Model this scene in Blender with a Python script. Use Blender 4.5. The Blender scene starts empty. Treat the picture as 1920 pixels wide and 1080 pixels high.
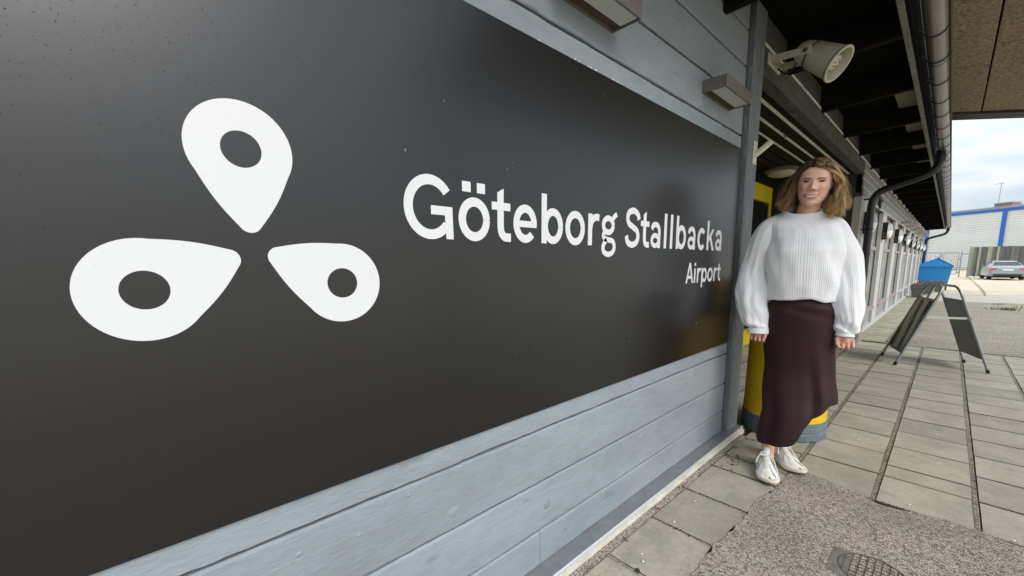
import bpy, bmesh, math, random
from math import sin, cos, pi, radians, sqrt, exp
from mathutils import Vector, Matrix, noise
random.seed(7)
S = bpy.context.scene
C = S.collection

# ------------------------------------------------------------------ camera
cam = bpy.data.objects.new('camera', bpy.data.cameras.new('camera'))
C.objects.link(cam)
M0 = Vector((0.68213, 0.73121, -0.00503)); M1 = Vector((0.09871, -0.09889, -0.99019)); M2 = Vector((-0.72454, 0.67494, -0.13963))
R = Matrix((M0, -M1, -M2)).transposed().to_4x4()
cam.matrix_world = Matrix.Translation((0, 0, 1.18)) @ R
cam.data.sensor_width = 36.0
cam.data.lens = 14.25
cam.data.shift_y = 0.03125
cam.data.clip_start = 0.02
cam.data.clip_end = 3000
S.camera = cam

# ------------------------------------------------------------------ light
SUN_EL, SUN_AZ = radians(39), radians(101)      # azimuth measured from +Y towards +X
W = bpy.data.worlds.new('World'); S.world = W; W.use_nodes = True
wt = W.node_tree; wt.nodes.clear()
def wn(t, **k):
    n = wt.nodes.new(t)
    for a, b in k.items(): setattr(n, a, b)
    return n
wo = wn('ShaderNodeOutputWorld'); bg = wn('ShaderNodeBackground'); bg.inputs['Strength'].default_value = 0.15
sky = wn('ShaderNodeTexSky', sky_type='NISHITA'); sky.sun_disc = False
sky.sun_elevation = SUN_EL; sky.sun_rotation = SUN_AZ; sky.air_density = 1.0; sky.dust_density = 2.0; sky.ozone_density = 1.2
tc = wn('ShaderNodeTexCoord'); mp = wn('ShaderNodeMapping'); mp.inputs['Scale'].default_value = (1, 1, 3.2)
nz = wn('ShaderNodeTexNoise'); nz.inputs['Scale'].default_value = 3.2; nz.inputs['Detail'].default_value = 9; nz.inputs['Roughness'].default_value = .55; nz.inputs['Distortion'].default_value = .35
rp = wn('ShaderNodeValToRGB'); rp.color_ramp.elements[0].position = .30; rp.color_ramp.elements[0].color = (.30, .30, .30, 1); rp.color_ramp.elements[1].position = .56; rp.color_ramp.elements[1].color = (1, 1, 1, 1)
nz2 = wn('ShaderNodeTexNoise'); nz2.inputs['Scale'].default_value = 7; nz2.inputs['Detail'].default_value = 6
cr = wn('ShaderNodeValToRGB'); cr.color_ramp.elements[0].position = .35; cr.color_ramp.elements[0].color = (3.3, 3.95, 4.6, 1); cr.color_ramp.elements[1].position = .62; cr.color_ramp.elements[1].color = (5.0, 5.1, 5.15, 1)
mx = wn('ShaderNodeMixRGB')
L = wt.links.new
L(tc.outputs['Generated'], mp.inputs['Vector']); L(mp.outputs[0], nz.inputs['Vector']); L(mp.outputs[0], nz2.inputs['Vector'])
L(nz.outputs['Fac'], rp.inputs[0]); L(nz2.outputs['Fac'], cr.inputs[0])
L(rp.outputs[0], mx.inputs[0]); L(sky.outputs[0], mx.inputs[1]); 
sz = wn('ShaderNodeSeparateXYZ'); L(tc.outputs['Generated'], sz.inputs[0])
grd = wn('ShaderNodeMapRange'); grd.inputs['From Min'].default_value = 0; grd.inputs['From Max'].default_value = 1; grd.inputs['To Min'].default_value = .70; grd.inputs['To Max'].default_value = 2.4
L(sz.outputs[2], grd.inputs['Value'])
mg = wn('ShaderNodeVectorMath'); mg.operation = 'SCALE'; L(cr.outputs[0], mg.inputs[0]); L(grd.outputs[0], mg.inputs['Scale']); L(mg.outputs[0], mx.inputs[2])
L(mx.outputs[0], bg.inputs['Color']); L(bg.outputs[0], wo.inputs['Surface'])
sun = bpy.data.objects.new('sun', bpy.data.lights.new('sun', 'SUN')); C.objects.link(sun)
sun.data.energy = 1.5; sun.data.angle = radians(30); sun.data.color = (1, .98, .95)
sd = Vector((sin(SUN_AZ) * cos(SUN_EL), cos(SUN_AZ) * cos(SUN_EL), sin(SUN_EL)))
sun.rotation_euler = sd.to_track_quat('Z', 'Y').to_euler()
vs = S.view_settings; vs.view_transform = 'Standard'; vs.look = 'None'; vs.gamma = 1; vs.use_curve_mapping = False
vs.exposure = 0.56
S.render.engine = 'CYCLES'
try:
    S.cycles.max_bounces = 10; S.cycles.diffuse_bounces = 6
except Exception: pass

# ------------------------------------------------------------------ materials
MATS = {}
def mat(name, col, rough=.7, var=None, bump=None, metal=0, spec=.5, stretch=(1, 1, 1), col2=None, rand=0, emit=None, coat=0, spots=None, alpha=None):
    if name in MATS: return MATS[name]
    m = bpy.data.materials.new(name); m.use_nodes = True; MATS[name] = m
    t = m.node_tree; N = t.nodes; b = N['Principled BSDF']; lk = t.links.new
    b.inputs['Base Color'].default_value = (*col, 1); b.inputs['Roughness'].default_value = rough; b.inputs['Metallic'].default_value = metal
    b.inputs['Specular IOR Level'].default_value = spec
    if coat: b.inputs['Coat Weight'].default_value = coat; b.inputs['Coat Roughness'].default_value = .1
    tc = N.new('ShaderNodeTexCoord'); mp = N.new('ShaderNodeMapping'); mp.inputs['Scale'].default_value = stretch
    lk(tc.outputs['Object'], mp.inputs['Vector'])
    oi = N.new('ShaderNodeObjectInfo')
    if rand:
        cx = N.new('ShaderNodeVectorMath'); cx.operation = 'MULTIPLY_ADD'
        cmb = N.new('ShaderNodeCombineXYZ')
        for i in range(3): lk(oi.outputs['Random'], cmb.inputs[i])
        cmb2 = N.new('ShaderNodeVectorMath'); cmb2.operation = 'SCALE'; cmb2.inputs['Scale'].default_value = 37.0
        lk(cmb.outputs[0], cmb2.inputs[0]); ad = N.new('ShaderNodeVectorMath'); lk(mp.outputs[0], ad.inputs[0]); lk(cmb2.outputs[0], ad.inputs[1]); vec = ad.outputs[0]
    else: vec = mp.outputs[0]
    last = None
    def nzz(scale, det=5, ro=.6):
        n = N.new('ShaderNodeTexNoise'); n.inputs['Scale'].default_value = scale; n.inputs['Detail'].default_value = det; n.inputs['Roughness'].default_value = ro
        lk(vec, n.inputs['Vector']); return n
    if var:
        n = nzz(var[0]); r = N.new('ShaderNodeValToRGB'); e = r.color_ramp.elements
        e[0].position = .3; e[1].position = .7
        c2 = col2 if col2 else tuple(c * (1 - var[1]) for c in col)
        e[0].color = (*c2, 1); e[1].color = (*[min(1, c * (1 + (0 if col2 else var[1]))) for c in col], 1)
        lk(n.outputs['Fac'], r.inputs[0]); last = r.outputs[0]
        n2 = nzz(var[0] * 9, 4)
        mm = N.new('ShaderNodeMixRGB'); mm.blend_type = 'OVERLAY'; mm.inputs[0].default_value = min(.6, var[1] * 1.5)
        lk(last, mm.inputs[1]); lk(n2.outputs['Fac'], mm.inputs[2]); last = mm.outputs[0]
    if rand:
        hs = N.new('ShaderNodeHueSaturation'); ma = N.new('ShaderNodeMapRange'); ma.inputs['To Min'].default_value = 1 - rand; ma.inputs['To Max'].default_value = 1 + rand
        lk(oi.outputs['Random'], ma.inputs['Value']); lk(ma.outputs[0], hs.inputs['Value'])
        if last: lk(last, hs.inputs['Color'])
        else: hs.inputs['Color'].default_value = (*col, 1)
        last = hs.outputs[0]
    if spots:
        for sc, th, scol, strg in spots:
            v = nzz(sc, 2, .5); r = N.new('ShaderNodeValToRGB'); r.color_ramp.elements[0].position = th; r.color_ramp.elements[1].position = th + .04
            mm = N.new('ShaderNodeMixRGB'); ml = N.new('ShaderNodeMath'); ml.operation = 'MULTIPLY'; ml.inputs[1].default_value = strg
            lk(v.outputs['Fac'], r.inputs[0]); lk(r.outputs[0], ml.inputs[0]); lk(ml.outputs[0], mm.inputs[0])
            if last: lk(last, mm.inputs[1])
            else: mm.inputs[1].default_value = (*col, 1)
            mm.inputs[2].default_value = (*scol, 1); last = mm.outputs[0]
    if last: lk(last, b.inputs['Base Color'])
    if bump:
        n = nzz(bump[0], 6, .65); bp = N.new('ShaderNodeBump'); bp.inputs['Strength'].default_value = bump[1]; bp.inputs['Distance'].default_value = bump[2] if len(bump) > 2 else .004
        lk(n.outputs['Fac'], bp.inputs['Height']); lk(bp.outputs[0], b.inputs['Normal'])
    if emit:
        b.inputs['Emission Color'].default_value = (*emit[0], 1); b.inputs['Emission Strength'].default_value = emit[1]
    return m

def attr_mat(name, rough=.6, sss=0, spec=.4, bump=None, noise_amt=None):
    m = bpy.data.materials.new(name); m.use_nodes = True; MATS[name] = m
    t = m.node_tree; N = t.nodes; b = N['Principled BSDF']; a = N.new('ShaderNodeVertexColor'); a.layer_name = 'Col'
    t.links.new(a.outputs['Color'], b.inputs['Base Color']); b.inputs['Roughness'].default_value = rough; b.inputs['Specular IOR Level'].default_value = spec
    if sss:
        b.inputs['Subsurface Weight'].default_value = sss; b.inputs['Subsurface Radius'].default_value = (.012, .005, .003)
    if bump:
        tc = N.new('ShaderNodeTexCoord'); n = N.new('ShaderNodeTexNoise'); n.inputs['Scale'].default_value = bump[0]; t.links.new(tc.outputs['Object'], n.inputs['Vector'])
        bp = N.new('ShaderNodeBump'); bp.inputs['Strength'].default_value = bump[1]; bp.inputs['Distance'].default_value = .002
        t.links.new(n.outputs['Fac'], bp.inputs['Height']); t.links.new(bp.outputs[0], b.inputs['Normal'])
    return m

# ------------------------------------------------------------------ mesh helpers
def box(bm, x0, x1, y0, y1, z0, z1, bev=0):
    P = [(x, y, z) for x in (x0, x1) for y in (y0, y1) for z in (z0, z1)]
    v = [bm.verts.new(p) for p in P]
    fs = [bm.faces.new([v[i] for i in f]) for f in ((0, 1, 3, 2), (4, 6, 7, 5), (0, 4, 5, 1), (2, 3, 7, 6), (0, 2, 6, 4), (1, 5, 7, 3))]
    if bev:
        ed = list({e for f in fs for e in f.edges})
        bmesh.ops.bevel(bm, geom=ed, offset=bev, segments=1, profile=.5, affect='EDGES')
    return v
def prism(bm, pts, axis, a0, a1):
    """polygon pts in the plane normal to axis (in cyclic order of the other two axes), extruded a0..a1"""
    def mk(p, a):
        if axis == 0: return (a, p[0], p[1])
        if axis == 1: return (p[0], a, p[1])
        return (p[0], p[1], a)
    A = [bm.verts.new(mk(p, a0)) for p in pts]; B = [bm.verts.new(mk(p, a1)) for p in pts]
    bm.faces.new(A); bm.faces.new(B[::-1]); n = len(pts)
    for i in range(n): bm.faces.new((A[i], B[i], B[(i + 1) % n], A[(i + 1) % n]))
def loft(bm, rings, cap=True, uvs=None, closed=True):
    V = [[bm.verts.new(p) for p in r] for r in rings]; n = len(rings[0])
    for i in range(len(V) - 1):
        for j in range(n if closed else n - 1):
            bm.faces.new((V[i][j], V[i][(j + 1) % n], V[i + 1][(j + 1) % n], V[i + 1][j]))
    if cap:
        bm.faces.new(V[0][::-1]); bm.faces.new(V[-1])
    return V
def tube(bm, pts, r, n=8, cap=True):
    pts = [Vector(p) for p in pts]; rs = r if isinstance(r, (list, tuple)) else [r] * len(pts)
    rings = []; up = None
    for i, p in enumerate(pts):
        d = (pts[min(i + 1, len(pts) - 1)] - pts[max(i - 1, 0)]).normalized()
        if up is None:
            up = Vector((0, 0, 1)) if abs(d.z) < .9 else Vector((1, 0, 0))
        a = d.cross(up).normalized(); up = a.cross(d).normalized()
        rings.append([p + (a * cos(2 * pi * k / n) + up * sin(2 * pi * k / n)) * rs[i] for k in range(n)])
    return loft(bm, rings, cap)
def lathe(bm, prof, c=(0, 0, 0), ax=(0, 0, 1), n=32, cap=True):
    ax = Vector(ax).normalized(); u = ax.cross(Vector((0, 0, 1)) if abs(ax.z) < .9 else Vector((0, 1, 0))).normalized(); v = ax.cross(u); c = Vector(c)
    loft(bm, [[c + ax * h + (u * cos(2 * pi * k / n) + v * sin(2 * pi * k / n)) * r for k in range(n)] for r, h in prof], cap)
def bez(pts, n=12):
    """Catmull-Rom through points"""
    P = [Vector(p) for p in pts]; P = [P[0] * 2 - P[1]] + P + [P[-1] * 2 - P[-2]]; out = []
    for i in range(1, len(P) - 2):
        for k in range(n):
            t = k / n; a, b, c, d = P[i - 1:i + 3]
            out.append(.5 * (2 * b + (c - a) * t + (2 * a - 5 * b + 4 * c - d) * t * t + (3 * b - a - 3 * c + d) * t ** 3))
    out.append(P[-2]); return out
def lerp_tab(tab, x):
    """smooth interpolation in a table of rows (x, a, b, ...)"""
    if x <= tab[0][0]: return tab[0][1:]
    for a, b in zip(tab, tab[1:]):
        if x <= b[0]:
            t = (x - a[0]) / (b[0] - a[0]); t = t * t * (3 - 2 * t) * .5 + t * .5
            return tuple(p + (q - p) * t for p, q in zip(a[1:], b[1:]))
    return tab[-1][1:]
def obj(name, bm, m, parent=None, smooth=False, **props):
    if isinstance(bm, bmesh.types.BMesh):
        bmesh.ops.recalc_face_normals(bm, faces=bm.faces)
        me = bpy.data.meshes.new(name); bm.to_mesh(me); bm.free()
    else: me = bm
    if m: 
        for q in (m if isinstance(m, (list, tuple)) else [m]): me.materials.append(q)
    if smooth:
        me.polygons.foreach_set('use_smooth', [True] * len(me.polygons))
        if smooth != True:
            try: me.set_sharp_from_angle(angle=radians(smooth))
            except Exception: pass
    o = bpy.data.objects.new(name, me); C.objects.link(o)
    if parent: o.parent = parent
    for k, v in props.items(): o[k] = v
    return o
def thing(name, label, cat, loc=(0, 0, 0), rz=0, group=None):
    o = bpy.data.objects.new(name, None); C.objects.link(o); o.empty_display_size = .1
    o.location = loc; o.rotation_euler = (0, 0, rz); o['label'] = label; o['category'] = cat
    if group: o['group'] = group
    return o
def tag(o, label, cat, group=None):
    o['label'] = label; o['category'] = cat
    if group: o['group'] = group
    return o
def struct(name, bm, m, **k):
    o = obj(name, bm, m, **k); o['kind'] = 'structure'; return o
def copy_tree(o, parent=None):
    c = o.copy(); C.objects.link(c); c.parent = parent
    for ch in list(o.children): copy_tree(ch, c)
    return c
BM = bmesh.new

# palette
m_paint = mat('grey_blue_paint', (.245, .278, .305), .60, var=(1.6, .12), bump=(38, .75, .004), stretch=(2.6, .8, 2.6), rand=.05, spots=[(1.1, .60, (.29, .31, .32), .5), (7, .70, (.16, .18, .20), .5), (60, .74, (.13, .14, .15), .6)])
m_paint2 = mat('grey_trim_paint', (.15, .165, .175), .6, var=(3, .15), bump=(26, .5, .003), stretch=(8, 8, .6), spots=[(18, .60, (.36, .38, .385), .6), (70, .62, (.10, .11, .12), .4)])
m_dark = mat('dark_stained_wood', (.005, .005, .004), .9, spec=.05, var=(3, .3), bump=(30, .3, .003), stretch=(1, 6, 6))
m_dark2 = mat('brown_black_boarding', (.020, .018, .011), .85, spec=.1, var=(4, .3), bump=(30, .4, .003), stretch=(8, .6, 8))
m_black = mat('black_gap', (.006, .006, .006), .95, spec=.05)
m_concrete = mat('concrete_base', (.60, .57, .46), .85, var=(8, .2), bump=(60, .4, .003))
m_steel = mat('galvanised_steel', (.42, .44, .46), .35, var=(12, .12), metal=.85)
m_blackplastic = mat('black_plastic', (.012, .012, .013), .35)

# ------------------------------------------------------------------ aggregate asphalt material
def aggregate(name, cols, scale, dark=.35, bumpd=.004, tint=None):
    m = bpy.data.materials.new(name); m.use_nodes = True; MATS[name] = m
    t = m.node_tree; N = t.nodes; lk = t.links.new; b = N['Principled BSDF']; b.inputs['Roughness'].default_value = .85; b.inputs['Specular IOR Level'].default_value = .3
    tc = N.new('ShaderNodeTexCoord'); v = N.new('ShaderNodeTexVoronoi'); v.inputs['Scale'].default_value = scale; v.inputs['Randomness'].default_value = 1
    lk(tc.outputs['Object'], v.inputs['Vector'])
    sp = N.new('ShaderNodeSeparateColor'); lk(v.outputs['Color'], sp.inputs[0])
    r = N.new('ShaderNodeValToRGB'); r.color_ramp.interpolation = 'LINEAR'
    e = r.color_ramp.elements; e[0].color = (*cols[0], 1); e[1].color = (*cols[-1], 1)
    for i, c in enumerate(cols[1:-1]):
        q = e.new((i + 1) / (len(cols) - 1)); q.color = (*c, 1)
    lk(sp.outputs[0], r.inputs[0])
    # darker binder between grains
    dr = N.new('ShaderNodeValToRGB'); dr.color_ramp.elements[0].position = .35; dr.color_ramp.elements[0].color = (1, 1, 1, 1); dr.color_ramp.elements[1].position = .75; dr.color_ramp.elements[1].color = (dark, dark, dark, 1)
    v2 = N.new('ShaderNodeMath'); v2.operation = 'MULTIPLY'; v2.inputs[1].default_value = 1.25; lk(v.outputs['Distance'], v2.inputs[0]); lk(v2.outputs[0], dr.inputs[0])
    mu = N.new('ShaderNodeMixRGB'); mu.blend_type = 'MULTIPLY'; mu.inputs[0].default_value = 1; lk(r.outputs[0], mu.inputs[1]); lk(dr.outputs[0], mu.inputs[2])
    # large patches of dirt
    n = N.new('ShaderNodeTexNoise'); n.inputs['Scale'].default_value = 1.7; n.inputs['Detail'].default_value = 6; lk(tc.outputs['Object'], n.inputs['Vector'])
    nr = N.new('ShaderNodeValToRGB'); nr.color_ramp.elements[0].position = .32; nr.color_ramp.elements[1].position = .68
    tt = tint or ((.74, .74, .67), (1.12, 1.07, 1.0)); nr.color_ramp.elements[0].color = (*tt[0], 1); nr.color_ramp.elements[1].color = (*tt[1], 1)
    lk(n.outputs['Fac'], nr.inputs[0]); m2 = N.new('ShaderNodeMixRGB'); m2.blend_type = 'MULTIPLY'; m2.inputs[0].default_value = 1; lk(mu.outputs[0], m2.inputs[1]); lk(nr.outputs[0], m2.inputs[2])
    lk(m2.outputs[0], b.inputs['Base Color'])
    bp = N.new('ShaderNodeBump'); bp.invert = True; bp.inputs['Strength'].default_value = .8; bp.inputs['Distance'].default_value = bumpd; lk(v.outputs['Distance'], bp.inputs['Height']); lk(bp.outputs[0], b.inputs['Normal'])
    return m
m_aggr = aggregate('pink_grey_aggregate', [(.13, .118, .10), (.34, .30, .26), (.48, .415, .37), (.55, .49, .44), (.68, .64, .59)], 170, .55)
m_joint = aggregate('joint_grit', [(.12, .11, .08), (.24, .22, .17), (.38, .35, .28), (.5, .47, .40)], 120, .6, .003)
m_oldasph = aggregate('old_asphalt', [(.22, .20, .17), (.33, .30, .255), (.42, .385, .33), (.46, .42, .37)], 60, .6, .003, ((.80, .80, .72), (1.05, 1.0, .96)))
m_sand = mat('pale_sandy_concrete', (.49, .425, .31), .9, var=(.35, .16), bump=(40, .4, .004), spots=[(1.3, .57, (.36, .32, .26), .6)])
m_slab = mat('concrete_slab', (.335, .308, .240), .85, var=(5, .16), bump=(220, .5, .0015), rand=.10, spots=[(9, .60, (.25, .25, .20), .45), (160, .66, (.5, .48, .42), .5)])
m_slab_moss = mat('mossy_slab', (.30, .29, .20), .9, var=(6, .2), bump=(120, .5, .002), rand=.10, spots=[(7, .55, (.22, .235, .13), .5), (14, .62, (.5, .47, .38), .6)])

# ------------------------------------------------------------------ ground
def gz(y): return -.0104 * (min(max(y, 22), 49) - 22)
bm = BM(); rows = [-60, -4, 2, 8, 22, 26, 30, 35, 40, 45, 49, 55, 70, 120, 300, 900]; xs = [-300, -60, -20, -6, 0, 6, 20, 60, 300]
V = [[bm.verts.new((x, y, gz(y) - .034)) for x in xs] for y in rows]
for i in range(len(rows) - 1):
    for j in range(len(xs) - 1): bm.faces.new((V[i][j], V[i][j + 1], V[i + 1][j + 1], V[i + 1][j]))
struct('ground', bm, m_sand)

def sheet(name, pts, z, m, kind='structure'):
    bm = BM(); f = bm.faces.new([bm.verts.new((p[0], p[1], z)) for p in pts]); bmesh.ops.triangulate(bm, faces=[f]); o = obj(name, bm, m); o['kind'] = kind; return o
def wob(a, b, n, amp, seed=0):
    r = random.Random(seed); out = []
    for i in range(n):
        t = i / n; out.append((a[0] + (b[0] - a[0]) * t + r.uniform(-amp, amp), a[1] + (b[1] - a[1]) * t + r.uniform(-amp, amp)))
    return out
# old asphalt forecourt beyond the slabs
pts = wob((-.52, 7.93), (6, 7.95), 30, .006, 1) + wob((6, 8), (6, 19), 2, 0) + wob((6, 19.5), (-.40, 17.2), 24, .10, 2) + wob((-.50, 17), (-.52, 7.93), 60, .02, 3)
sheet('forecourt_asphalt', pts, -.006, m_oldasph)
m_conc = mat('worn_concrete_road', (.40, .37, .32), .9, var=(1.1, .14), bump=(50, .3, .003), spots=[(2.2, .60, (.30, .28, .24), .5)])
sheet('concrete_strip', wob((-.6, 17.0), (6, 19.3), 12, .04, 5) + wob((6, 24.0), (-.6, 21.6), 12, .1, 6), -.010, m_conc)
# bedding under the slabs
pave = struct('pavement', (lambda b: (box(b, -2.2, 4.6, 2.3, 7.93, -.036, -.014), b)[1])(BM()), mat('dark_bedding', (.035, .032, .024), .95, var=(30, .4)))
path = struct('wall_side_path', (lambda b: (box(b, -.93, -.53, 7.932, 22.5, -.05, -.012), b)[1])(BM()), m_joint)

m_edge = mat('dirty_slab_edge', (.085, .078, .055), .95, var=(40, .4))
def slab_mesh(w, l, name, m, seed):
    """concrete slab w x l, worn edges, slightly uneven"""
    r = random.Random(seed); bm = BM(); box(bm, -w / 2, w / 2, -l / 2, l / 2, -.032, 0, 0)
    top = [e for e in bm.edges if all(v.co.z > -.001 for v in e.verts)]
    bmesh.ops.bevel(bm, geom=top, offset=.0028, segments=1, profile=.5, affect='EDGES')
    for v in bm.verts: v.co.x += r.uniform(-.0015, .0015); v.co.y += r.uniform(-.0015, .0015)
    bmesh.ops.recalc_face_normals(bm, faces=bm.faces)
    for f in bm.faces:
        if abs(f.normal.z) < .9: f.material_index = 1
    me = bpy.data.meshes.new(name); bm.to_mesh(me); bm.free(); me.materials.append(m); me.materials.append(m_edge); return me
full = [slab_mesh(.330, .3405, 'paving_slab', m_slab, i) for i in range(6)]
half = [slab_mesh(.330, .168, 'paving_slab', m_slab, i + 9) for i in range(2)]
pr_ = random.Random(3)
def lay(me, x, y, par, dz=0):
    o = bpy.data.objects.new('paving_slab', me); C.objects.link(o); o.parent = par
    o.location = (x, y, dz + pr_.uniform(-.0022, .0012)); o.rotation_euler = (pr_.uniform(-.004, .004), pr_.uniform(-.004, .004), pr_.uniform(-.005, .005)); return o
P = .3505
cols = [(-.5 + P * i, -.5 + P * (i + 1)) for i in range(-5, 14)]
for ci, (x0, x1) in enumerate(cols):
    i = ci - 5; xc = (x0 + x1) / 2
    if xc < -2.0: continue
    if i == -1: y, first = 2.575, 'f'
    elif i < -1: y, first = 3.10 + .0, 'f'
    elif i % 2 == 0: y, first = 2.60, 'f'      # columns with joints 2.95, 3.30 ...
    else: y, first = 2.60, 'fh'
    if i < -1: y = 3.1
    k = 0
    if i % 2 == 1 and i > 0:
        lay(random.Random(i).choice(full), xc, 2.60 + .172, pave); lay(half[0], xc, 2.948 + .086, pave); y = 3.124
    while y < 7.75:
        l = .3505 if y + .3505 < 7.99 else .1752
        if y + .3505 > 7.99 and y + .18 > 7.99: break
        lay(pr_.choice(full if l > .2 else half), xc, y + l / 2, pave); y += l
for i in range(-4, 14):
    xj_ = -.5 + P * i; bm = BM(); r = random.Random(i); n = 120; y0, y1 = (3.1 if i < 0 else 2.6), 7.9
    prev = None
    for k in range(n + 1):
        y = y0 + (y1 - y0) * k / n; z = -.0045 + .003 * noise.noise((y * 6, i, 0)); a = bm.verts.new((xj_ - .0098, y, z)); b = bm.verts.new((xj_ + .0078 + .002 * noise.noise((y * 14, i, 3)), y, z))
        if prev: bm.faces.new((prev[0], prev[1], b, a))
        prev = (a, b)
    o = obj('joint_sand', bm, m_joint, pave)
# slabs along the foot of the sign wall, partly under the aggregate
for y in (-.1, .25, .60, .955, 1.31, 1.665, 2.02): lay(pr_.choice(full), -.672, y + .175, pave, .001)
lay(half[1], -.672, 2.465, pave, .001)
bedding = struct('wall_foot_strip', (lambda b: (box(b, -.93, -.4, -3, 2.6, -.036, -.004), b)[1])(BM()), m_aggr)
# mossy slabs along the windows
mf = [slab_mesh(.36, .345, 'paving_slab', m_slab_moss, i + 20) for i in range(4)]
y = 7.94
while y < 22:
    lay(pr_.choice(mf), -.725, y + .175, path); y += .3505
# aggregate surface in front
r = random.Random(11)
pts = []
n = 70
for i in range(n):      # right-hand boundary irrelevant, front edge against the slabs
    x = 5 - i * (5 + .52) / n
    yy = 2.600 + .03 * sin(x * 9) * (x < .2) + r.uniform(-.008, .008) + (.06 if x < -.15 else 0) * (1 if x > -.45 else .2)
    pts.append((x, yy - .01))
left = [(-.50, 2.60), (-.508, 2.52), (-.506, 2.44), (-.51, 2.36), (-.52, 2.28), (-.54, 2.20), (-.545, 2.10), (-.54, 2.02), (-.54, 1.9), (-.55, 1.78), (-.558, 1.66), (-.555, 1.5), (-.552, 1.36), (-.558, 1.2), (-.55, 1.0), (-.55, .7), (-.55, .3), (-.55, -.2), (-.6, -.6), (-.9, -.62), (-.9, -3.0), (5, -3.0)]
L2 = bez([(a, b, 0) for a, b in left[:19]], 5)
pts += [(p.x + r.uniform(-.006, .006), p.y) for p in L2] + left[19:]
sheet('aggregate_surface', pts, .0035, m_aggr)
# grit band between flashing and slabs
b = BM(); prev = None
V1 = [(-.880, y0 * .05 - 3) for y0 in range(0, 120)]
for k in range(len(V1) - 1):
    y0 = V1[k][1]; y1 = V1[k + 1][1]
    xa = -.838 + .012 * noise.noise((y0 * 4, 0, 0)); xb = -.838 + .012 * noise.noise((y1 * 4, 0, 0))
    b.faces.new([b.verts.new(q) for q in ((-.876, y0, .0025), (xa, y0, .0025), (xb, y1, .0025), (-.876, y1, .0025))])
g = obj('grit_strip', b, m_aggr); g['kind'] = 'structure'

# litter: dry leaf crumbs, white petals, moss cushions
def crumb(bm, x, y, s, z=.006, h=.4):
    r = random.Random(int(x * 1e4) ^ int(y * 1e4)); n = 6
    c = bm.verts.new((x, y, z + s * h)); ring = [bm.verts.new((x + s * cos(k * pi / 3) * r.uniform(.6, 1.2), y + s * sin(k * pi / 3) * r.uniform(.6, 1.2), z)) for k in range(n)]
    for k in range(n): bm.faces.new((c, ring[k], ring[(k + 1) % n]))
m_leaf = mat('dead_leaf', (.09, .05, .028), .8, var=(40, .4)); m_petal = mat('white_petal', (.85, .82, .78), .7); m_moss = mat('dark_moss', (.035, .04, .02), .95, bump=(200, .8, .004))
bm = BM(); r = random.Random(5)
for k in range(26): crumb(bm, -.80 + r.gauss(0, .03), 2.55 + r.gauss(0, .16), r.uniform(.004, .011))
for k in range(14): crumb(bm, -.85 + r.gauss(0, .012), r.uniform(1.4, 2.4), r.uniform(.003, .008))
o = obj('leaf_litter', bm, m_leaf); o['kind'] = 'stuff'; o['label'] = 'brown dry leaf crumbs gathered in the corner by the post'
bm = BM()
for p in ((-.745, 1.70), (-.74, 1.405), (-.715, 1.37), (-.75, 1.93), (-.30, 3.42), (.05, 3.9), (.07, 3.35), (.31, 4.6), (-.43, 4.9), (.36, 2.95), (.30, 2.62), (-.02, 2.66), (.12, 2.57)): crumb(bm, p[0], p[1], .0055)
o = obj('petals', bm, m_petal); o['kind'] = 'stuff'; o['label'] = 'small white petals scattered on the slabs'
bm = BM()
for p, s in (((-.71, 1.318), .013), ((-.70, 1.312), .01), ((-.655, 1.315), .008), ((-.63, 1.31), .006), ((-.60, 1.313), .006), ((-.72, 1.67), .007), ((-.70, 1.672), .006), ((-.66, 1.668), .006)): crumb(bm, p[0], p[1], s, .001)
r = random.Random(8)
for k in range(160):
    y0 = r.uniform(2.6, 7.8); j = r.choice([-.5, -.1495, .201, .5515]); crumb(bm, j + r.uniform(-.004, .004), y0, r.uniform(.002, .005), -.004)
o = obj('joint_moss', bm, m_moss); o['kind'] = 'stuff'; o['label'] = 'dark moss cushions in the paving joints'

m_grit = mat('loose_grit', (.36, .31, .27), .9, var=(300, .5))
r = random.Random(77); bm = BM()
for k in range(5200):
    if r.random() < .5:
        y0 = r.uniform(1.0, 2.6); x0 = -.535 - abs(r.gauss(0, .035)) + .0 * y0
    else:
        x0 = r.uniform(-.5, 1.2); y0 = 2.59 + abs(r.gauss(0, .022))
    if r.random() < .25: y0 = r.uniform(1, 3); x0 = -.80 + abs(r.gauss(0, .03))
    crumb(bm, x0, y0, r.uniform(.0010, .0030), .0012)
o = obj('loose_grit', bm, m_grit); o['kind'] = 'stuff'; o['label'] = 'loose grit scattered along the aggregate edge'
# drain grate
t = thing('drain_grate', 'rusty mesh drain grate half buried in the pink grey aggregate', 'drain grate', (-.085, 1.95, 0))
m_rust = mat('dark_rusty_iron', (.085, .065, .05), .8, var=(40, .3))
bm = BM()
R0 = .105
ringp = [(R0 * cos(a), R0 * sin(a), .006) for a in [pi * 2 * k / 40 for k in range(41)]]
tube(bm, [(p[0], p[1], .0035) for p in ringp], .003, 6, False); obj('rim', bm, m_rust, t)
bm = BM()
for k in range(-4, 5):
    x = k * .022; h = sqrt(R0 ** 2 - x * x)
    box(bm, x - .0013, x + .0013, -h, h, .0036, .0054)
for k in range(-4, 5):
    x = k * .022; h = sqrt(R0 ** 2 - x * x)
    box(bm, -h, h, x - .0011, x + .0011, .0036, .0050)
obj('mesh_bars', bm, m_rust, t)
bm = BM(); box(bm, -.13, -.066, -.10, .085, .0037, .0046); obj('cover_strip', bm, mat('dirty_iron_strip', (.15, .14, .115), .85, var=(30, .3)), t)

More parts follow.
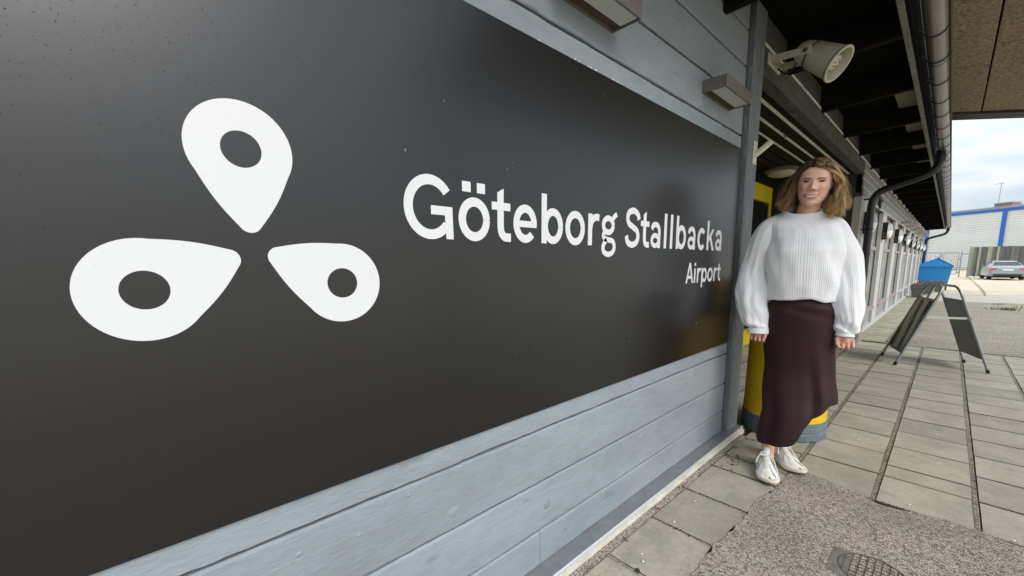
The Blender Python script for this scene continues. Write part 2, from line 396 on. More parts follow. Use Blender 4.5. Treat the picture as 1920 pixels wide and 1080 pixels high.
# ------------------------------------------------------------------ sign wall
wall = thing('clad_wall', 'grey blue horizontally boarded wall behind the black airport sign', 'wall', (0, 0, 0))
bm = BM(); box(bm, -1.16, -.978, -3, 2.845, .0, 2.72); obj('wall_core', bm, m_black, wall)
Z = [.034, .177, .370, .574, .770, .956, 1.155, 1.349, 1.545, 1.737, 1.945, 2.143, 2.341, 2.54]
def board(z0, z1, y0, y1, xf, par, m, th=.022, seed=0, name='board', seg=.02, gap=.007):
    bm = BM(); n = max(2, int((y1 - y0) / seg)); rings = []
    for i in range(n + 1):
        y = y0 + (y1 - y0) * i / n
        w0 = .0030 * noise.noise((y * 7, seed * 3.1, 0)) + .0026 * noise.noise((y * 27, seed, 5)); w1 = .0024 * noise.noise((y * 9, seed * 5.7, 9)) + .0016 * noise.noise((y * 33, seed, 8))
        xx = .0012 * noise.noise((y * 1.7, seed, 2))
        rings.append([(xf - th, y, z0 + gap), (xf - .0035 + xx, y, z0 + gap + w0), (xf + xx, y, z0 + gap + .0035 + w0), (xf + xx, y, z1 - .006 + w1), (xf - .006 + xx, y, z1 + w1), (xf - th, y, z1 + .0)])
    loft(bm, rings); return obj(name, bm, m, par, smooth=35)
board(Z[0], Z[1], -3, 1.028, -.955, wall, m_paint, seed=0, gap=.006); board(Z[0], Z[1], 1.0305, 2.828, -.9555, wall, m_paint, seed=44, gap=.006)
for k in range(1, len(Z) - 1):
    g = .0085 if Z[k] < 1.2 else .0085
    board(Z[k], Z[k + 1], -3, 2.828, -.955, wall, m_paint, seed=k, gap=g)
board(2.54, 2.72, -3, 2.828, -.955, wall, m_paint, seed=31, gap=.0085)
# base flashing and concrete plinth
bm = BM()
prism(bm, [(-.977, .040), (-.953, .0385), (-.892, .034), (-.886, .030), (-.886, .016), (-.890, .016), (-.891, .024), (-.96, .028), (-.977, .028)], 1, -3, 3.045)
obj('flashing', bm, mat('painted_flashing', (.235, .245, .26), .4, var=(20, .12), metal=.35), wall)
bm = BM(); prism(bm, [(-.8865, .0165), (-.8845, .0165), (-.8845, .031), (-.888, .0345), (-.8895, .0345)], 1, -3, 3.045); obj('flashing_edge', bm, mat('bright_flashing_edge', (.55, .57, .58), .35, metal=.3), wall)
bm = BM(); box(bm, -1.1, -.874, -3, 3.04, -.03, .0155); obj('plinth', bm, m_concrete, wall)
rk = random.Random(31)
for (ky, kz, kr) in ((.642, .432, .017), (1.067, .27, .017), (1.752, .33, .013), (.357, .50, .006), (.499, .547, .006), (.217, .52, .007), (2.252, .50, .011), (1.18, .12, .009), (1.4, .46, .006), (2.0, .11, .010)):
    bm = BM(); n = 16; ph = rk.uniform(0, 6); rings = []
    for rr, hh in ((1.0, -.0006), (.9, .0006), (.62, .0002), (.5, .0012), (.2, .0007), (.02, .0010)):
        rings.append([(-.9548 + hh, ky + kr * rr * 1.25 * cos(2 * pi * k / n) * (1 + .15 * sin(3 * 2 * pi * k / n + ph)), kz + kr * rr * sin(2 * pi * k / n) * (1 + .12 * sin(2 * 2 * pi * k / n + ph))) for k in range(n)])
    loft(bm, rings); obj('knot', bm, m_paint, wall, smooth=True)
# corner post
post = thing('corner_post', 'grey painted timber corner post at the end of the sign wall', 'post', (-.94, 2.94, 0))
bm = BM(); prism(bm, [(-.02, -.093), (.014, -.093), (.02, -.087), (.02, .082), (.014, .088), (-.24, .088), (-.24, -.06), (-.02, -.06)], 2, .042, 2.72); obj('post_casing', bm, m_paint2, post)

# ------------------------------------------------------------------ the sign
m_sign = mat('black_sign_sheet', (.005, .0052, .006), .30, spec=.70, spots=[(250, .69, (.003, .003, .003), .8)])
def sign_rough():
    N = m_sign.node_tree.nodes; lk = m_sign.node_tree.links.new; b = N['Principled BSDF']
    tc = N.new('ShaderNodeTexCoord'); n = N.new('ShaderNodeTexNoise'); n.inputs['Scale'].default_value = 250; n.inputs['Detail'].default_value = 2
    r = N.new('ShaderNodeValToRGB'); r.color_ramp.elements[0].position = .66; r.color_ramp.elements[0].color = (.30, .30, .30, 1); r.color_ramp.elements[1].position = .72; r.color_ramp.elements[1].color = (.8, .8, .8, 1)
    lk(tc.outputs['Object'], n.inputs['Vector']); lk(n.outputs['Fac'], r.inputs[0]); lk(r.outputs[0], b.inputs['Roughness'])
sign_rough()
m_white = mat('white_vinyl', (.64, .65, .66), .45, spots=[(150, .70, (.45, .46, .46), .5)])
sign = thing('airport_sign', 'large black sign board with white pin logo and white airport name', 'sign', (-.945, 1.36, .66))
Y0, Y1, Z0, Z1 = -.98, 2.806, .658, 1.866
bm = BM(); box(bm, -.954, -.945, Y0, Y1, Z0, Z1); o = obj('sign_panel', bm, m_sign); 
def adopt(o, p): o.parent = p; o.matrix_parent_inverse = Matrix.Translation(-Vector(p.location)) if p.rotation_euler[2] == 0 else p.matrix_basis.inverted(); return o
adopt(o, sign)
XS = -.9449
def poly2(bm, pts, lvl, hole=None):
    """flat vinyl polygon in the Y-Z plane"""
    x = XS + .0004 + lvl * .00012
    f = bm.faces.new([bm.verts.new((x, p[0], p[1])) for p in pts]); return f
def strip(bm, pts, w, lvl, w2=None):
    x = XS + .0004 + lvl * .00012; n = len(pts); Lv = []; Rv = []
    for i, p in enumerate(pts):
        a = pts[max(i - 1, 0)]; b = pts[min(i + 1, n - 1)]; dx = b[0] - a[0]; dz = b[1] - a[1]; l = sqrt(dx * dx + dz * dz) or 1
        ww = w if w2 is None else w + (w2 - w) * i / (n - 1)
        Lv.append(bm.verts.new((x, p[0] - dz / l * ww / 2, p[1] + dx / l * ww / 2))); Rv.append(bm.verts.new((x, p[0] + dz / l * ww / 2, p[1] - dx / l * ww / 2)))
    for i in range(n - 1): bm.faces.new((Lv[i], Lv[i + 1], Rv[i + 1], Rv[i]))
def arc(cx, cy, rx, ry, a0, a1, n=28):
    return [(cx + rx * cos(radians(a0 + (a1 - a0) * i / n)), cy + ry * sin(radians(a0 + (a1 - a0) * i / n))) for i in range(n + 1)]
def b2(P, n=10): return [(v.x, v.y) for v in bez([(p[0], p[1], 0) for p in P], n)]
w = .0255; h = w / 2; xh = .1175; ch = .1625
def g_o(W=.113): return [('s', arc(W / 2, xh / 2, W / 2 - h, xh / 2 + .0015 - h + .001, 0, 360, 44), w)]
GL = {
 'o': g_o(), 'ö': g_o() + [('p', [(.014, .133), (.044, .133), (.044, .161), (.014, .161)]), ('p', [(.066, .133), (.096, .133), (.096, .161), (.066, .161)])],
 'G': [('s', arc(.0765, .081, .064, .070, 36, 322, 44), w), ('p', [(.078, .063), (.146, .063), (.146, .086), (.078, .086)]), ('p', [(.1245, 0), (.148, 0), (.146, .08), (.120, .08)])],
 't': [('s', b2([(.035, .145), (.035, .09), (.035, .045), (.0385, .026), (.050, .0145), (.063, .0125), (.077, .0125)]), w), ('p', [(.0225, .132), (.048, .140), (.048, .157), (.030, .148)]), ('p', [(0, .0925), (.075, .0925), (.075, .1155), (0, .1155)])],
 'e': [('s', arc(.053, xh / 2, .053 - h, .0475, 2, 318, 40), w), ('p', [(.015, .048), (.1055, .048), (.1055, .068), (.015, .068)])],
 'b': [('p', [(0, 0), (w, 0), (w, ch), (0, ch)]), ('s', arc(.058, xh / 2, .0395, .0475, 0, 360, 44), w)],
 'p': [('p', [(0, -.042), (w, -.042), (w, xh), (0, xh)]), ('s', arc(.058, xh / 2, .0395, .0475, 0, 360, 44), w)],
 'r': [('p', [(0, 0), (w, 0), (w, xh), (0, xh)]), ('s', b2([(.012, .060), (.020, .086), (.036, .102), (.054, .107), (.070, .105)]), w)],
 'g': [('s', arc(.045, .081, .0335, .0275, 0, 360, 36), .022), ('s', [(.067, .098), (.086, .118), (.104, .128)], .02), ('s', b2([(.022, .058), (.012, .040), (.024, .028), (.050, .024), (.078, .019), (.090, -.002), (.079, -.024), (.049, -.033), (.018, -.024), (.0115, -.004), (.022, .014), (.036, .024)]), .021)],
 'S': [('s', b2([(.107, .118), (.096, .140), (.062, .1525), (.026, .143), (.0155, .119), (.028, .097), (.060, .084), (.092, .069), (.1015, .044), (.088, .020), (.054, .0095), (.020, .020), (.008, .046)]), w)],
 'a': [('s', b2([(.011, .083), (.020, .100), (.044, .1065), (.068, .100), (.0795, .078), (.0795, .05), (.0795, 0.0)]), .0245), ('s', arc(.0425, .034, .031, .0235, 0, 360, 32), .0215)],
 'l': [('p', [(0, 0), (w, 0), (w, ch), (0, ch)])],
 'c': [('s', arc(.0525, xh / 2, .0395, .0475, 42, 318, 36), w)],
 'k': [('p', [(0, 0), (w, 0), (w, ch), (0, ch)]), ('p', [(.020, .040), (.020, .068), (.068, xh), (.098, xh)]), ('p', [(.036, .066), (.054, .082), (.106, 0), (.076, 0)])],
 'A': [('p', [(0, 0), (.027, 0), (.081, ch), (.056, ch)]), ('p', [(.138, 0), (.111, 0), (.056, ch), (.081, ch)]), ('p', [(.034, .036), (.104, .036), (.098, .059), (.041, .059)])],
 'i': [('p', [(0, 0), (w, 0), (w, xh), (0, xh)]), ('p', [(-.001, .135), (.0265, .135), (.0265, .162), (-.001, .162)])],
}
def letter(ch_, y, z, s):
    bm = BM()
    for lv, st in enumerate(GL[ch_]):
        if st[0] == 'p': poly2(bm, [(y + p[0] * s, z + p[1] * s) for p in st[1]], lv)
        else: strip(bm, [(y + p[0] * s, z + p[1] * s) for p in st[1]], st[2] * s, lv)
    for f in bm.faces:
        f.normal_update()
        if f.normal.x < 0: f.normal_flip()
    me = bpy.data.meshes.new('letter'); bm.to_mesh(me); bm.free(); me.materials.append(m_white)
    o = bpy.data.objects.new('letter', me); C.objects.link(o); adopt(o, sign)
for c_, y in zip('GöteborgStallbacka', [.513, .679, .800, .888, 1.017, 1.141, 1.274, 1.362, 1.533, 1.655, 1.745, 1.872, 1.934, 1.998, 2.130, 2.250, 2.374, 2.496]): letter(c_, y, 1.245, 1)
for c_, y in zip('Airport', [2.131, 2.233, 2.270, 2.328, 2.411, 2.500, 2.553]): letter(c_, y, 1.067, .672)
def pin(cy, cz, ty, tz, R_, r_, hr):
    """map-pin teardrop: circle R at head, small circle r at tip, with round hole"""
    d = sqrt((ty - cy) ** 2 + (tz - cz) ** 2); ux, uz = (ty - cy) / d, (tz - cz) / d; dd = d - r_
    b = math.acos((R_ - r_) / dd); base = math.atan2(uz, ux); out = []
    n = 44
    # slightly convex flanks by blending the radius outward
    for i in range(n + 1):
        a = base + b + (2 * pi - 2 * b) * i / n; out.append((cy + R_ * cos(a), cz + R_ * sin(a)))
    tcy, tcz = cy + ux * dd, cz + uz * dd
    A = out[-1]; Bp = (tcy + r_ * cos(base - b), tcz + r_ * sin(base - b)); nrm = (cos(base - b), sin(base - b))
    for k in range(1, 8): t = k / 8; q = .0045 * sin(pi * t); out.append((A[0] + (Bp[0] - A[0]) * t + nrm[0] * q, A[1] + (Bp[1] - A[1]) * t + nrm[1] * q))
    for i in range(11):
        a = base - b + 2 * b * i / 10; out.append((tcy + r_ * cos(a), tcz + r_ * sin(a)))
    A2 = out[-1]; B2 = out[0]; nrm = (cos(base + b), sin(base + b))
    for k in range(1, 8): t = k / 8; q = .0045 * sin(pi * t); out.append((A2[0] + (B2[0] - A2[0]) * t + nrm[0] * q, A2[1] + (B2[1] - A2[1]) * t + nrm[1] * q))
    m = len(out); bm = BM(); x = XS + .0005
    # bridge outline and hole by angle about the head centre
    ang = [math.atan2(p[1] - cz, p[0] - cy) for p in out]
    O_ = [bm.verts.new((x, p[0], p[1])) for p in out]; H_ = [bm.verts.new((x, cy + hr * cos(a), cz + hr * sin(a))) for a in ang]
    for i in range(m): bm.faces.new((O_[i], O_[(i + 1) % m], H_[(i + 1) % m], H_[i]))
    for f in bm.faces:
        f.normal_update()
        if f.normal.x < 0: f.normal_flip()
    me = bpy.data.meshes.new('logo_pin'); bm.to_mesh(me); bm.free(); me.materials.append(m_white)
    o = bpy.data.objects.new('logo_pin', me); C.objects.link(o); adopt(o, sign)
pin(.1765, 1.397, .181, 1.241, .0885, .020, .0335)
pin(.0145, 1.1365, .157, 1.196, .0885, .020, .0335)
pin(.351, 1.1365, .207, 1.203, .0885, .020, .0335)
# white scratches and crumbs on the sheet
bm = BM(); r = random.Random(21)
for k in range(46):
    y = r.uniform(.5, 2.7); z = r.uniform(.7, 1.80); l = r.uniform(.0015, .006) * (1 if r.random() < .6 else .5)
    if 1.05 < z < 1.42 and y > .48: continue
    box(bm, XS + .0003, XS + .0011, y, y + r.uniform(.0006, .0011), z, z + l)
o = obj('scratch', bm, m_white); o['kind'] = 'stuff'; adopt(o, sign)
bm = BM()
for y in (1.0, 1.18, 1.2, 1.255, 1.27, 1.30, 1.41, 1.44, 1.46, 1.86, 2.3): crumb(bm, 0, 0, .001); 
bm.free(); bm = BM()
for y in (1.0, 1.18, 1.2, 1.255, 1.27, 1.30, 1.41, 1.44, 1.46, 1.86): box(bm, -.951, -.944, y, y + .004, 1.866, 1.870 + .002 * sin(y * 50))
o = obj('crumb', bm, m_petal); o['kind'] = 'stuff'; adopt(o, sign)

# ------------------------------------------------------------------ wall lights
m_lampbox = mat('taupe_metal_housing', (.17, .15, .14), .45, var=(25, .15), metal=.3)
m_frost = mat('frosted_glass', (.52, .56, .50), .35, spec=.5)
def wall_light(y0, label):
    t = thing('wall_light', label, 'wall light', (-.955, y0 + .175, 2.064), group='box lights above the sign')
    x0, x1, l = 0, .122, .36; a, b, z0, z1 = -.175, .185, -.030, .029
    bm = BM(); 
    box(bm, .0, .006, a, b, z0, z1); box(bm, x1 - .006, x1, a, b, z0, z1, .001); box(bm, .006, x1 - .006, a, a + .006, z0, z1); box(bm, .006, x1 - .006, b - .006, b, z0, z1); box(bm, .006, x1 - .006, a + .006, b - .006, z1 - .006, z1 - .001)
    obj('housing', bm, m_lampbox, t)
    bm = BM(); box(bm, .042, x1 - .012, a + .012, b - .012, z0 + .004, z0 + .010); obj('diffuser', bm, m_frost, t)
    bm = BM(); box(bm, .007, .041, a + .008, b - .008, z0 + .008, z0 + .012); obj('rear_plate', bm, mat('rusty_plate', (.07, .045, .03), .8, var=(60, .4)), t)
wall_light(1.055, 'brown box wall light over the middle of the sign, cut by the picture top'); wall_light(2.225, 'brown box wall light between the sign and the corner post')

# flag pole holder on the post
t = thing('flagpole_holder', 'cream flagpole holder screwed to the grey corner post', 'bracket', (-.92, 2.968, 1.862))
m_cream = mat('cream_painted_metal', (.74, .72, .56), .5, var=(30, .15), spots=[(40, .68, (.25, .18, .1), .6)])
bm = BM(); box(bm, 0, .006, -.030, .030, -.068, .072, .002); obj('plate', bm, m_cream, t)
bm = BM(); tube(bm, [(.004, 0, -.015), (.095, .0, .055)], .0175, 12, False); tube(bm, [(.002, 0, -.016), (.093, .0, .0535)], .0145, 12); obj('socket', bm, m_cream, t)
bm = BM()
bm.free()
for z in (-.055, .06):
    bm = BM(); lathe(bm, [(.004, 0), (.004, .003)], (.006, 0, z), (1, 0, 0), 8); obj('screw', bm, m_steel, t)

# ------------------------------------------------------------------ entrance recess
rec = thing('entrance_recess', 'dark recessed entrance with boarded ceiling and yellow door behind the woman', 'entrance', (0, 0, 0))
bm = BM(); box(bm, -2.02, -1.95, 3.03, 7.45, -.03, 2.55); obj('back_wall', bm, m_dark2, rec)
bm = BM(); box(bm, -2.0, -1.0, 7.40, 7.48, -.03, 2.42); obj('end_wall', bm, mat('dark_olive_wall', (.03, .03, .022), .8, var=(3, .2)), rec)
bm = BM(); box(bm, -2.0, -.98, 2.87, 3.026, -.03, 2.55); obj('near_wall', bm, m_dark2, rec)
m_strip = mat('white_joint_and_lit_edge', (.85, .83, .76), .6, var=(30, .12), stretch=(1, .4, 1), spots=[(22, .66, (.12, .11, .1), .8)])  # white ceiling joints; also paints light onto outer board edges
xs_ = [-1.0, -1.085, -1.215, -1.345, -1.475, -1.605, -1.735, -1.865, -1.95]
for k in range(len(xs_) - 1):
    bm = BM(); a, b = xs_[k + 1] + .015, xs_[k] - .015
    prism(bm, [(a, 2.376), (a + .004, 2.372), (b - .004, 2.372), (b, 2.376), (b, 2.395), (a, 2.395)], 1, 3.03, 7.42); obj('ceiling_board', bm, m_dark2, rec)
for i, x in enumerate(xs_[1:4]):
    bm = BM(); h_ = (.0145, .0130, .0115)[i]; box(bm, x - h_, x + h_, 3.03, 7.40, 2.3745, 2.39); obj('joint_strip', bm, m_strip, rec)
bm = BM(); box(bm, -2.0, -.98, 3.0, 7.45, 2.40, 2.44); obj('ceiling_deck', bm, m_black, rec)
# ceiling lamp
t = thing('ceiling_lamp', 'round white ceiling lamp in the dark entrance', 'ceiling lamp', (-1.62, 6.30, 2.372))
bm = BM(); lathe(bm, [(.0, .0), (.19, -.0), (.195, -.03), (.17, -.045), (.0, -.045)][1:4], n=32); obj('base', bm, mat('lamp_base', (.12, .115, .10), .5), t)
bm = BM(); lathe(bm, [(.165, -.04), (.15, -.07), (.11, -.095), (.05, -.108), (.005, -.11)], n=32); obj('shade', bm, mat('opal_shade', (.40, .40, .30), .4), t, smooth=True)
# yellow door
m_yel = mat('yellow_paint', (.62, .47, .01), .45, var=(5, .08))
t = thing('entrance_door', 'yellow framed entrance door with dark glass in the back of the recess', 'door', (-1.949, 6.5, 0))
bm = BM(); box(bm, 0, .06, -1.3, -1.22, 0, 2.24); obj('frame', bm, m_yel, t)
bm = BM(); box(bm, 0, .06, .42, .50, 0, 2.24); obj('frame', bm, m_yel, t)
bm = BM(); box(bm, 0, .06, -1.218, .418, 2.02, 2.24); obj('head_panel', bm, m_yel, t)
bm = BM(); box(bm, 0, .06, -1.218, .418, .001, .22); obj('kick_panel', bm, m_yel, t)
m_glass = mat('dark_glass', (.012, .016, .016), .06, spec=.8)
bm = BM(); box(bm, .0, .03, -1.216, .416, .222, 2.018); pn = obj('pane', bm, m_glass, t)
bm = BM(); box(bm, .031, .05, .36, .40, .24, 2.0); obj('leaf_stile', bm, m_blackplastic, t)
bm = BM(); tube(bm, [(.05, .30, .9), (.085, .30, .92), (.085, .30, 1.35), (.05, .30, 1.37)], .012, 8); obj('handle', bm, m_steel, t)

# ------------------------------------------------------------------ yellow bin
t = thing('yellow_bin', 'round yellow bin with grey foot band standing behind the woman', 'bin', (-.712, 3.30, 0))
m_yb = mat('yellow_plastic', (.80, .52, .008), .42, var=(6, .06), spots=[(30, .70, (.35, .22, .02), .4)])
bm = BM(); lathe(bm, [(.244, .118), (.248, .128), (.238, .62), (.226, .92), (.215, .95)], n=48); obj('body', bm, m_yb, t, smooth=35)
bm = BM(); lathe(bm, [(.245, .0), (.252, .006), (.253, .05), (.2485, .056), (.2535, .062), (.2535, .088), (.249, .093), (.252, .098), (.250, .122), (.243, .126)], n=48); obj('foot_band', bm, mat('blue_grey_rubber', (.115, .145, .165), .65, var=(8, .2), spots=[(20, .62, (.25, .27, .28), .4)]), t, smooth=35)
bm = BM(); lathe(bm, [(.222, .951), (.225, .975), (.18, 1.03), (.07, 1.06), (.01, 1.065)], n=48); obj('lid', bm, m_yb, t, smooth=35)
bm = BM(); box(bm, -.10, .10, -.232, -.205, .80, .87, .004); obj('slot', bm, m_black, t)

# ------------------------------------------------------------------ lintel, eaves
eav = thing('roof_eaves', 'dark timber roof eaves with rafters running along the building', 'roof', (0, 0, 0))
m_lint = mat('weathered_lintel', (.085, .08, .07), .8, spec=.2, var=(5, .25), bump=(34, .8, .005), stretch=(4, 1.2, 4), spots=[(5, .6, (.14, .135, .125), .4)])
bm = BM(); box(bm, -1.0, -.92, 3.032, 7.40, 2.35, 2.51); obj('lintel', bm, m_lint, eav)
bm = BM(); prism(bm, [(-.96, 2.513), (-.918, 2.513), (-.924, 2.540), (-.96, 2.540)], 1, 3.032, 25.9); obj('lit_tone_ledge', bm, m_strip, eav)  # white colour paints in the daylight caught by this bevelled edge
bm = BM(); prism(bm, [(-1.0, 2.543), (-.932, 2.543), (-.932, 2.70), (-1.0, 2.70)], 1, 3.032, 25.9); obj('upper_board', bm, mat('dim_grey_board', (.07, .066, .058), .7, var=(4, .2), bump=(30, .5, .004), stretch=(4, 1, 4)), eav)
YE = 26.0
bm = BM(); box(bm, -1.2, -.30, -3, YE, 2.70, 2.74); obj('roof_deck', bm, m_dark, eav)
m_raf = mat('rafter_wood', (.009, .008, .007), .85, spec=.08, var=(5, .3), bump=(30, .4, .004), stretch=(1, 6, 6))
rme = None
y = 3.55 - 1.1 * 5
while y < YE:
    if rme is None:
        bm = BM(); prism(bm, [(-.954 + .0, 0), (-.357, .028), (-.357, .205), (-.954, .205)], 1, -.024, .024); bmesh.ops.recalc_face_normals(bm, faces=bm.faces); rme = bpy.data.meshes.new('rafter'); bm.to_mesh(rme); bm.free(); rme.materials.append(m_raf)
    o = bpy.data.objects.new('rafter', rme); C.objects.link(o); o.location = (0 if y < 2.8 else .024, y, 2.492); o.parent = eav; y += 1.1
    if y > 2.8: pass
bm = BM(); box(bm, -.352 + .022, -.300 - .002, -3, YE, 2.520, 2.60); obj('eaves_batten', bm, mat('lichened_batten', (.17, .165, .14), .8, var=(10, .35), bump=(60, .6, .004), spots=[(30, .6, (.3, .29, .24), .5)]), eav)
bm = BM(); box(bm, -.300, -.284, -3, YE, 2.53, 2.74); obj('fascia', bm, m_black, eav)
bm = BM(); box(bm, -.50, -.352, 4.70, YE, 2.675, 2.695); obj('soffit_board', bm, mat('pale_plywood', (.22, .205, .18), .7, var=(3, .15)), eav)

# ------------------------------------------------------------------ gutter
gut = thing('gutter', 'long brown grey half round roof gutter with closely spaced dark brackets', 'gutter', (0, 0, 0))
m_gut = mat('taupe_gutter_metal', (.20, .175, .16), .33, var=(2.5, .12), metal=.55, stretch=(1, .6, 1))
gx, gzc, gr = -.203, 2.592, .053
def halfring(r, a0=180, a1=360, n=20): return [(gx + r * cos(radians(a0 + (a1 - a0) * k / n)), gzc + r * sin(radians(a0 + (a1 - a0) * k / n))) for k in range(n + 1)]
prof = [(gx - gr, gzc + .02)] + halfring(gr) + [(gx + gr, gzc + .012), (gx + gr + .006, gzc + .020), (gx + gr, gzc + .028), (gx + gr - .006, gzc + .020), (gx + gr - .002, gzc + .01)] + halfring(gr - .002)[::-1] + [(gx - gr + .002, gzc + .02)]
bm = BM(); loft(bm, [[(p[0], yy, p[1]) for p in prof] for yy in (-3, 2, 7, 12, 18, YE)]); obj('trough', bm, m_gut, gut, smooth=40)
bm = BM(); prism(bm, [(p[0], p[1]) for p in halfring(gr - .001)], 1, YE, YE + .004); obj('end_cap', bm, m_gut, gut)
bm = BM(); tube(bm, [(gx + gr + .006, -3, gzc + .014), (gx + gr + .006, YE, gzc + .014)], .0085, 8); obj('front_bead', bm, mat('dark_reflection_bead', (.03, .022, .024), .35), gut, smooth=True)  # bead coloured dark to paint in the reflected canopy
bpf = halfring(gr + .006, 172, 362, 18)
prf = bpf + halfring(gr + .0015, 172, 362, 18)[::-1]
bm = BM(); prism(bm, prf, 1, -.0045, .0045); box(bm, -.283, gx - gr - .001, -.0045, .0045, gzc + .0, gzc + .010); bmesh.ops.recalc_face_normals(bm, faces=bm.faces)
bme = bpy.data.meshes.new('bracket'); bm.to_mesh(bme); bm.free(); bme.materials.append(m_blackplastic)
y = 3.20 - .52 * 8; r = random.Random(4)
while y < YE - .1:
    o = bpy.data.objects.new('bracket', bme); C.objects.link(o); o.parent = gut; o.location = (0, y + r.uniform(-.02, .02), 0); o.rotation_euler = (0, 0, r.uniform(-.05, .1)); y += .52
bm = BM(); tube(bm, bez([(-.25, 4.28, 2.545), (-.20, 4.27, 2.528), (-.155, 4.26, 2.55), (-.135, 4.25, 2.60)], 6), .0022, 5); tube(bm, [(-.17, 4.20, 2.535), (-.142, 4.33, 2.548)], .0018, 5); obj('twig', bm, m_blackplastic, gut)

# downpipes
def downpipe(y, label, zc):
    t = thing('downpipe', label, 'downpipe', (-.83, y, 0), group='black downpipes')
    bm = BM(); P_ = bez([(.615, 0, 2.555), (.61, 0, 2.43), (.575, 0, 2.33), (.48, 0, 2.265), (.24, 0, 2.185), (.085, 0, 2.125), (.02, 0, 2.04), (0, 0, 1.93), (0, 0, 1.8)], 7); tube(bm, P_ + [(0, 0, .73)], .045, 16)
    obj('pipe', bm, m_blackplastic, t, smooth=50)
    bm = BM(); lathe(bm, [(.055, 2.50), (.052, 2.44), (.050, 2.42)], (.615, 0, 0), n=20); obj('outlet', bm, m_blackplastic, t, smooth=50)
    bm = BM(); lathe(bm, [(.056, -.02), (.056, .70), (.062, .705), (.062, .757), (.050, .76)], n=20); obj('ground_pipe', bm, mat('beige_ground_pipe', (.34, .32, .28), .6, var=(6, .2)), t, smooth=50)
    for z in (1.62, 1.28, 2.03):
        bm = BM(); lathe(bm, [(.049, z - .012), (.052, z - .010), (.052, z + .010), (.049, z + .012)], n=20); box(bm, -.115, -.045, -.012, .012, z - .008, z + .008); box(bm, -.03, .03, -.075, -.049, z - .006, z + .006); obj('clamp', bm, m_blackplastic, t)
downpipe(7.60, 'black downpipe curving from the gutter to the wall beside the woman', 0)
downpipe(25.2, 'far black downpipe at the end of the building by the blue container', 0)

# ------------------------------------------------------------------ horn speaker / projector
t = thing('horn_speaker', 'cream projector loudspeaker on a bracket under the dark eaves', 'loudspeaker', (0, 0, 0))
m_spk = mat('aged_cream_plastic', (.50, .485, .385), .45, var=(6, .1), spots=[(14, .62, (.30, .25, .16), .35), (60, .70, (.2, .16, .1), .5)])
FC = Vector((-.562, 3.13, 2.318)); AX = Vector((.80, -.10, -.60)).normalized()
SPK = dict(fc=FC, ax=AX)
SC = .80
def spt(h): return FC + AX * h * SC
_lathe = lathe
def lathe(bm, prof, c=(0, 0, 0), ax=(0, 0, 1), n=32, cap=True): _lathe(bm, [(a * SC, b * SC) for a, b in prof], c, ax, n, cap)
bm = BM(); lathe(bm, [(.114, -.012), (.122, -.004), (.124, .006), (.119, .012), (.108, .010), (.102, -.01), (.080, -.14), (.03, -.165), (.001, -.165)], FC, AX, 40, False)
obj('front_rim', bm, m_spk, t, smooth=40)
bm = BM(); lathe(bm, [(.115, -.014), (.113, -.03), (.094, -.20), (.091, -.205), (.06, -.206)], FC, AX, 40, False); obj('body', bm, m_spk, t, smooth=40)
bm = BM(); lathe(bm, [(.0975, -.200), (.0975, -.209), (.09, -.209)], FC, AX, 40, False); obj('seal', bm, m_blackplastic, t)
bm = BM(); lathe(bm, [(.088, -.207), (.086, -.25), (.072, -.30), (.06, -.315), (.001, -.316)], FC, AX, 32, False); obj('rear_cap', bm, m_spk, t, smooth=40)
bm = BM(); lathe(bm, [(.052, -.04), (.050, -.022), (.035, -.014), (.001, -.012)], FC, AX, 28); tube(bm, [spt(-.05), spt(-.165)], .016, 10); obj('centre_cone', bm, m_spk, t, smooth=40)
bm = BM()
u = AX.cross(Vector((0, 0, 1))).normalized(); v = u.cross(AX)
bm.free(); bm = BM()
for k in range(5):
    a = 2 * pi * k / 5; p = spt(-.0135) + (u * cos(a) + v * sin(a)) * .020; lathe(bm, [(.006, 0), (.006, .002)], p, AX, 8)
obj('vent_hole', bm, m_black, t)
piv = spt(-.225)
for s in (1, -1):
    a = piv + u * s * .080; bpt = Vector((-.905, 3.19 + (u * s * .085).y, 2.452))
    bm = BM(); d = (bpt - a); dn = d.normalized(); wv = dn.cross(u).normalized()
    A_, B_ = a - dn * .03, bpt
    ring0 = [A_ + u * .004 + wv * .020, A_ - u * .004 + wv * .020, A_ - u * .004 - wv * .020, A_ + u * .004 - wv * .020]
    ring1 = [q + (B_ - A_) for q in ring0]
    loft(bm, [ring0, ring1]); obj('bracket_arm', bm, m_spk, t)
    bm = BM(); lathe(bm, [(.018, 0), (.018, .006), (.01, .008)], a + u * s * .004, u * s, 16); obj('bolt', bm, mat('dark_bolt', (.10, .09, .08), .5), t)
yb = 3.19
lathe = _lathe
bm = BM(); box(bm, -.919, -.905, yb - .12, yb + .12, 2.42, 2.485, .003); obj('base_plate', bm, m_spk, t)
bm = BM(); tube(bm, bez([spt(-.31) + v * -.02, spt(-.33) + Vector((0, 0, -.07)), (-.84, yb + .03, 2.38), (-.90, yb + .05, 2.43)], 8), .005, 6); obj('cable', bm, m_blackplastic, t)

